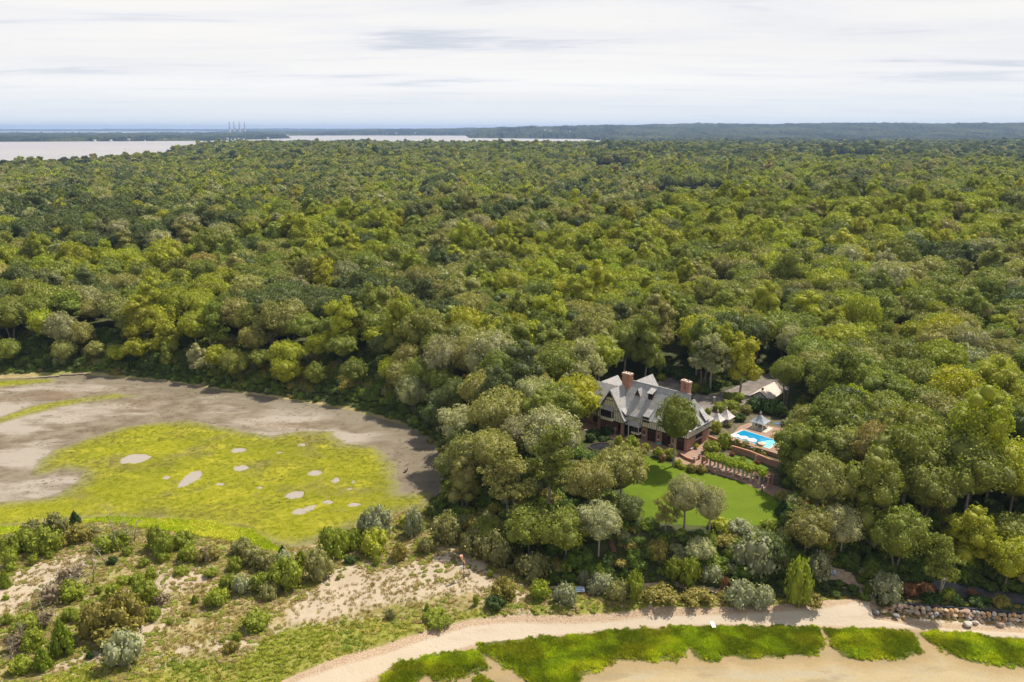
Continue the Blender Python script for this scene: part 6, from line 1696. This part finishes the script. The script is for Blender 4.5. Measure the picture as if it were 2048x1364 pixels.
# road at the right edge and log kerb
def drape(name, P, mat, off, step=.6):
    x0, y0 = P.min(0); x1, y1 = P.max(0)
    xs = np.arange(x0, x1 + step, step); ys = np.arange(y0, y1 + step, step)
    X, Y = np.meshgrid(xs, ys); Z = height(X, Y) + off
    idx = np.arange(X.size).reshape(X.shape)
    F = np.stack([idx[:-1, :-1], idx[:-1, 1:], idx[1:, 1:], idx[1:, :-1]], -1).reshape(-1, 4)
    cx = (X[:-1, :-1] + step / 2).ravel(); cy_ = (Y[:-1, :-1] + step / 2).ravel()
    F = F[inside(cx, cy_, P)]; u, inv = np.unique(F.ravel(), return_inverse=True)
    return props(link(name, mesh_np(name, np.stack([X.ravel(), Y.ravel(), Z.ravel()], 1)[u], inv.reshape(-1, 4), mat, smooth=True)), kind='structure')
drape('beach_road', ROAD, M_roadasph, .12)
M_dirt = simple('dirt_path', (.36, .27, .18), .9, .25, 1.0)
for p in BPATHS: drape('foot_path', p, M_dirt, .10, .35)
for i, (u, v, w_) in enumerate(((1680, 1176, 3.2), (1706, 1177, 3.2), (1730, 1178, 3.0))):
    x, y, z = GT(u, v)
    MB().tube([(-w_ / 2, 0, .12), (0, .03, .14), (w_ / 2, 0, .12)], [.13, .12, .12], 7).build('kerb_log', M_dead, None, (x, y, z), label=['left', 'middle', 'right'][i] + ' weathered log of the kerb below the two blue chairs', cat='log')
x, y, z = GT(2005, 1203); t = empty('rowing_boat', (x, y, z), .1, label='small upturned tan boat lying beside the beach road', cat='boat')
m = MB(); prof = [(-1.5, .05), (-.8, .45), (0, .55), (.8, .45), (1.6, .04)]
for (xa, wa), (xc, wc) in zip(prof[:-1], prof[1:]):
    for s in (1, -1): m.poly([(xa, 0, .42 if wa > .1 else .2), (xc, 0, .42 if wc > .1 else .2), (xc, s * wc, .0), (xa, s * wa, .0)][::s])
m.build('hull', simple('tan_boat_paint', (.40, .33, .20)), t)
MB().bar((-1.5, 0, .3), (1.5, 0, .46), .05, .06).build('keel', M_timber, t)
# boulders
def rock(seed):
    r = np.random.default_rng(seed); V, F = ico(); V = V.copy()
    for _ in range(9):
        n_ = rdir(r, 1)[0]; dd = V @ n_; k = r.uniform(.55, .85); V -= np.outer(np.maximum(dd - k, 0), n_)
    V *= r.uniform(.94, 1.06, (len(V), 1)); V *= np.array([1, r.uniform(.7, 1), r.uniform(.6, .85)])
    return V, F
def rock_mat(name, c):
    b = NB(name); n_ = b.noise(b.obj(), 2.2, 6, .7)
    return b.bsdf(b.mix(b.mr(n_, .3, .7), tuple(q * .6 for q in c), tuple(min(.8, q * 1.25) for q in c)), .85, .2, n_, .6, .1)
RC = [('tan', (.45, .33, .21)), ('orange-brown', (.42, .24, .11)), ('grey', (.30, .29, .27)), ('pale', (.55, .49, .41)), ('pinkish', (.40, .29, .22))]
RM = [[mesh_np('boulder', *rock(500 + c * 10 + k), rock_mat('rock_%s' % RC[c][0].replace('-', '_'), RC[c][1]) if k == 0 else MATS['rock_%s' % RC[c][0].replace('-', '_')]) for k in range(4)] for c in range(5)]
rb = random.Random(77)
BW = [(1765, 1222), (1800, 1226), (1850, 1232), (1900, 1236), (1960, 1240), (2048, 1247), (2160, 1257)]
def bwy(u):
    for (a, b), (c, d_) in zip(BW[:-1], BW[1:]):
        if a <= u <= c: return b + (d_ - b) * (u - a) / (c - a)
    return BW[-1][1]
bl = []
for row, (dv_, zz, st) in enumerate(((0, .45, 12.5), (-8.5, 1.15, 11.5), (-17, 1.85, 11.0))):
    u = 1770 + row * 4 if row < 2 else 1788
    while u < 2150:
        sz_ = rb.uniform(.55, .98); bl.append((u, bwy(u) + dv_ * .82 + rb.uniform(-1.2, 1.2), zz, sz_, rb.choice([0, 0, 1, 2, 2, 3, 4, 4, 0]))); u += st * (sz_ / .78) * rb.uniform(.85, 1.1)
bl += [(1934, 1247, .9, 1.15, 3), (1951, 1245, .7, .95, 3), (1964, 1244, .6, .7, 4), (2000, 1250, .8, .8, 4), (1753, 1225, 1.0, 1.0, 2), (1768, 1222, 1.0, 1.0, 0), (1792, 1231, 1.0, 1.0, 2), (1808, 1236, .6, .6, 1)]
bits = []
for u, v, zz, s_, c in bl:
    x, y = G(u, v, zz); bits.append((x, y, zz, s_, c))
cnts = {}
order_ = sorted(range(len(bits)), key=lambda i: bits[i][0])
lab_b = {}
zone = lambda x: ['left end', 'left part', 'middle', 'right part', 'right end'][min(4, max(0, int((x - 70) / 12)))] if x > 70 else 'left end'
xmin = bits[order_[0]][0]; xmax = bits[order_[-1]][0]
for i in order_:
    x, y, zz, s_, c = bits[i]
    rw = 'bottom' if zz < .9 else ('middle' if zz < 1.6 else 'top'); big = 'large ' if s_ > .85 else ('small ' if s_ < .65 else '')
    zn = ['left end', 'left half', 'right half', 'right end'][min(3, int(4 * (x - xmin) / (xmax - xmin + 1)))]
    k = (rw, big, c, zn); cnts[k] = cnts.get(k, 0) + 1
    lab_b[i] = '%s%s boulder, %sfrom left, %s course, %s of the boulder wall' % (big, RC[c][0], 'first ' if cnts[k] == 1 else ORD[min(cnts[k] - 1, 25)], rw, zn)
for i in order_:
    x, y, zz, s_, c = bits[i]
    o = link('boulder', RM[c][rb.randrange(4)], None, (x, y, zz), 0)
    o.rotation_euler = (rb.uniform(-.5, .5), rb.uniform(-.5, .5), rb.uniform(0, 6.28)); o.scale = (s_ * rb.uniform(.75, 1.2), s_ * rb.uniform(.7, 1.0), s_ * rb.uniform(.75, 1.05))
    props(o, lab_b[i], 'boulder', 'boulders along the beach')
# bulkhead of dark piles behind them
xa, ya = G(1788, 1214, 2.1)[0], G(1788, 1214, 2.1)[1]
pilem = MB().lathe([(.17, -1.8), (.17, .12), (.12, .2)], 8).mesh('pile', simple('blue_grey_pile', (.075, .085, .11), .6))
t = empty('bulkhead', (xa, ya, 2.0), label='dark timber bulkhead of short round piles behind the boulders', cat='bulkhead')
u = 1788
while u < 2150:
    x, y = G(u, bwy(u) - 24.5 * .92, 2.2); link('pile', pilem, t, (x - xa, y - ya, rb.uniform(-.05, .1))); u += 3.9
# plank dock remains
pm = MB().box(-3.4, -.16, 0, 3.4, .16, .16).mesh('plank', M_dead)
x, y = G(82, 754, .9); t = empty('broken_dock', (x, y, .7), R(16), label='long weathered plank walkway stranded at the far left shore', cat='dock')
for i in range(3): link('plank', pm, t, (-3.6 + .0, i * .36, 0)); link('plank', pm, t, (3.5, i * .36, 0.02))
for a in (-6, 0, 6): MB().box(a - .1, -.2, -.6, a + .1, 1.0, -.01).build('bearer', M_timber, t)
x, y = G(135, 749, .9); t = empty('broken_dock', (x, y, .8), R(3), label='second shorter plank walkway lying right of the long one', cat='dock')
for i in range(3): link('plank', pm, t, (0, i * .36, 0)); link('plank', pm, t, (5.5, i * .36 + .5, -.02))
for a in (-2.6, 2.6, 7): MB().box(a - .1, -.2, -.6, a + .1, 1.3, -.03).build('bearer', M_timber, t)
x, y, z = GT(812, 945); t = empty('driftwood', (x, y, z), .4, label='dark stump of driftwood on the mud near the cove tip', cat='driftwood')
MB().tube([(-.8, 0, .2), (0, 0, .35), (.5, .1, .9), (.7, .2, 1.4)], [.2, .25, .16, .06], 6).build('stump', M_timber, t)
MB().tube([(0, 0, .3), (-.3, .3, .9), (-.7, .5, 1.1)], [.12, .08, .03], 5).build('root', M_timber, t)
for i, (u, v, l, a) in enumerate(((432, 1264, 2.2, .1), (560, 1330, 1.5, 2.2), (1450, 1232, 1.6, -.5), (1818, 1238, 1.3, -.8), (700, 1100, 1.2, .5))):
    x, y, z = GT(u, v); MB().tube([(-l / 2, 0, .06), (0, .08, .12), (l / 2, 0, .07)], [.07, .08, .03], 6).build('driftwood', M_dead, None, (x, y, z), a, label=['dark driftwood branch on the stubbly dune', 'pale driftwood branch on the green dune slope', 'grey driftwood branch on the pale beach', 'driftwood stick below the boulder wall', 'driftwood stick on the bare dune patch'][i], cat='driftwood')

# dead trees of the dunes
def dead_tree(u, v, Hpx, seed, label, lean=(.1, 0), nbr=14):
    x, y, z = GT(u, v); D = math.sqrt(x * x + y * y + (CAMH - z) ** 2); H = Hpx * D / FPX * 1.1
    r = random.Random(seed); t = empty('dead_tree', (x, y, z - .1), label=label, cat='dead tree')
    top = Vector((lean[0] * H, lean[1] * H, H)); mid = top * .5 + Vector((r.uniform(-.3, .3), r.uniform(-.3, .3), 0))
    MB().tube([(0, 0, -.2), tuple(mid * .5), tuple(mid), tuple(top)], [.16, .13, .09, .02], 6).build('trunk', M_dead, t, smooth=True)
    m = MB()
    for k in range(nbr):
        f = r.uniform(.18, .95); p = mid * (f / .5) if f < .5 else mid.lerp(top, (f - .5) / .5)
        a = r.uniform(0, 6.28); l = H * r.uniform(.15, .42) * (1.1 - f * .6); up = r.uniform(-.1, .6)
        q_ = p + Vector((math.cos(a) * l, math.sin(a) * l, l * up)); mm = p.lerp(q_, .5) + Vector((0, 0, .1 * l))
        m.tube([tuple(p), tuple(mm), tuple(q_)], [.055, .035, .01], 4)
        for s in range(3):
            b = a + r.uniform(-1, 1); l2 = l * r.uniform(.25, .5); pp = p.lerp(q_, r.uniform(.4, .9))
            m.tube([tuple(pp), (pp.x + math.cos(b) * l2, pp.y + math.sin(b) * l2, pp.z + l2 * r.uniform(0, .8))], [.025, .008], 3)
    m.build('branches', M_dead, t)
dead_tree(238, 1104, 84, 1, 'tallest bare grey dead tree in the left dunes', (-.12, 0))
dead_tree(256, 1094, 55, 2, 'straight dead tree just right of the tallest one', (-.05, .02))
dead_tree(246, 1086, 40, 3, 'short dead tree behind the tallest one', (.1, 0))
dead_tree(268, 1082, 40, 4, 'dead tree leaning right behind the green shrubs', (.3, 0))
dead_tree(216, 1130, 36, 5, 'fallen dead tree with many branches on the sand', (-.9, .3), 18)
dead_tree(186, 1165, 50, 6, 'thin bare tree with fine twigs left of the sand track', (.1, 0), 18)
dead_tree(160, 1190, 48, 7, 'bushy dead tree among the grey shrubs at left', (-.1, 0), 20)
dead_tree(145, 1195, 44, 8, 'pale dead tree standing beside a bushy one', (.2, 0), 18)
dead_tree(95, 1240, 50, 9, 'bare dead tree near the lower left shrubs', (-.2, 0), 16)
dead_tree(40, 1285, 40, 10, 'low bare dead tree at the left edge', (.2, 0), 16)
dead_tree(410, 1130, 34, 11, 'rounded bare thicket-like dead tree in the middle dunes', (.2, .1), 24)
dead_tree(20, 1325, 44, 12, 'dead tree in the lower left corner', (.25, 0), 14)

# ------------------------------------------------------------------ far things
M_red = simple('stack_red', (.30, .10, .08), .8); M_pink = simple('boiler_house_pink', (.60, .40, .36), .8, .1, .05)
GRP = None
for i, u in enumerate((460.2, 469.3, 479.9, 490.3)):
    D = 12700; x = (u - 1024) / FPX * D * 1.036; y = D
    x, y = G(u, 266.0, 3)
    s_ = 12700 / y; x *= s_; y *= s_
    t = empty('smokestack', (x, y, 1), label='%s of the four striped power plant smokestacks' % ['leftmost', 'second from left', 'third from left', 'rightmost'][i], cat='smokestack', group='power plant smokestacks')
    MB().lathe([(12.5, 0), (9.4, 86)], 14).build('shaft', M_white, t)
    zz = 86.003
    for k in range(9):
        r0 = 9.4 - (zz - 86) / 106 * 3.2; h_ = 11.7
        MB().lathe([(r0, zz), (r0 - .33, zz + h_)], 14).build('stripe', M_red if k % 2 == 0 else M_white, t); zz += h_ + .003
    b = empty('boiler_house', (x - 42, y + 30, 1), label='pink boiler house beside the %s smokestack' % ['leftmost', 'second', 'third', 'rightmost'][i], cat='power plant', group='power plant buildings')
    MB().box(-24, -20, 0, 24, 20, 42).build('wall', M_pink, b)
    MB().box(-25, -21, 42.01, 25, 21, 45).build('roof', M_white, b)
    MB().box(-34, -26, 0, -24.1, 10, 22).build('annex', M_white, b)
rf = random.Random(31)
FH = [(182, 281), (190, 281.5), (200, 281), (222, 281.5), (232, 281), (240, 280.5), (248, 281), (258, 281), (290, 281), (330, 280.5), (350, 280), (455, 279), (462, 279), (470, 279), (478, 279.5), (488, 279), (536, 277), (575, 271), (742, 270), (792, 270.5), (830, 270.5), (1010, 274.5), (1030, 274), (1052, 274.5), (1066, 275), (1090, 275), (1100, 275.5), (1120, 276), (1140, 276.5), (980, 272), (1386, 262), (1410, 271), (1480, 266), (1470, 273), (1456, 273), (1722, 266), (1728, 267), (1857, 283), (1866, 284), (1520, 256), (2022, 254), (2032, 254)]
hw1 = MB().box(-8, -5, -8, 8, 5, 9).mesh('wall', M_white); hr1 = MB().prism([(-9, -6, 9.01), (9, -6, 9.01), (9, 6, 9.01), (-9, 6, 9.01)], [(-9, -.3, 14), (9, -.3, 14), (9, .3, 14), (-9, .3, 14)]).mesh('roof', simple('far_roof_grey', (.35, .31, .30)))
def farlabel(u, v):
    zn = ('near neck shore beyond the bay', 0, 545) if u < 545 else (('harbour shore in the centre', 545, 1200) if u < 1200 else ('blue hills at the right', 1200, 3000))
    g = sorted(a for a, b in FH if zn[1] <= a < zn[2]); k = g.index(u)
    return 'tiny pale house, %sfrom the left on the %s' % (ORD[k] if k else 'first ', zn[0])
for u, v in FH:
    z = 3.0
    x, y = G(u, max(v, 262) + (.6 if u < 545 else 0), z)
    if math.hypot(x, y) > 15000: s_ = 15000 / math.hypot(x, y); x *= s_; y *= s_
    gz_ = max(hz1(x, y), 0) ; z0 = max(gz_ + (12 if gz_ > 6 else 2), 2)
    t = empty('shore_house', (x, y, z0), rf.uniform(-.5, .5), label=farlabel(u, v), cat='house', group='far shore houses')
    sc = rf.uniform(.6, 1.15) * max(1, math.hypot(x, y) / 9000); a = link('wall', hw1, t); a.scale = (sc,) * 3; a = link('roof', hr1, t); a.scale = (sc,) * 3
for i, (u, v) in enumerate(((731.5, 298), (741, 298))):
    x, y = G(u, v, 24); z = hz1(x, y)
    t = empty('water_tank', (x, y, z), label=['left', 'right'][i] + ' of two white domed water tanks above the middle wood', cat='water tank')
    MB().lathe([(5.5, 0), (5.5, 26), (5.0, 29), (3.2, 31.5), (.2, 32.5)], 14).build('tank', M_white, t); MB().lathe([(5.7, 25), (5.7, 25.6)], 14).build('rim', M_urn, t)
x, y = G(757, 292, 30); t = empty('lattice_mast', (x, y, hz1(x, y)), label='thin grey mast beside the white domed tanks', cat='mast')
MB().lathe([(1.0, 0), (.5, 42)], 6).build('mast', M_urn, t); MB().box(-1.2, -1.2, 40, 1.2, 1.2, 42.5).build('antenna', M_urn, t)
x, y = G(1664, 262, 0); s_ = 16000 / math.hypot(x, y); x *= s_; y *= s_
t = empty('water_tower', (x, y, hz1(x, y)), label='tiny dark water tower on the right skyline', cat='water tower')
MB().lathe([(7, 0), (7, 52)], 8).build('stem', M_urn, t); MB().lathe([(7, 52), (17, 58), (17, 70), (6, 77)], 12).build('tank', M_urn, t)
x, y = G(250, 298, 0); t = empty('motor_boat', (x, y, .3), R(5), label='tiny white motor boat crossing the bay with a wake', cat='boat')
MB().prism([(-4, -1.4, 0), (3, -1.4, 0), (6, 0, 0), (3, 1.4, 0), (-4, 1.4, 0)], [(-4, -1.7, 1.4), (3.4, -1.7, 1.6), (7, 0, 2), (3.4, 1.7, 1.6), (-4, 1.7, 1.4)]).build('hull', M_white, t)
MB().box(-1.5, -1, 1.5, 1.8, 1, 3.2).build('cabin', M_white, t)
MB().poly([(-5, -1.2, -.2), (-5, 1.2, -.2), (-150, 9, -.2), (-150, -9, -.2)]).build('wake', simple('wake_foam', (.75, .75, .75)), None, (x, y, .3), R(5), kind='structure')

# ------------------------------------------------------------------ haze
hm = bpy.data.materials.new('haze'); hm.use_nodes = True; hm.node_tree.nodes.clear()
ho = hm.node_tree.nodes.new('ShaderNodeOutputMaterial'); pv = hm.node_tree.nodes.new('ShaderNodeVolumePrincipled')
pv.inputs['Color'].default_value = HAZE_COLOR; pv.inputs['Density'].default_value = HAZE_DENSITY; pv.inputs['Anisotropy'].default_value = 0.1
hm.node_tree.links.new(pv.outputs[0], ho.inputs['Volume'])
hb_ = MB().box(-33000, -2500, -9, 33000, 37000, 210).build('haze', hm, kind='stuff', label='thin blue haze over the whole landscape', cat='haze')
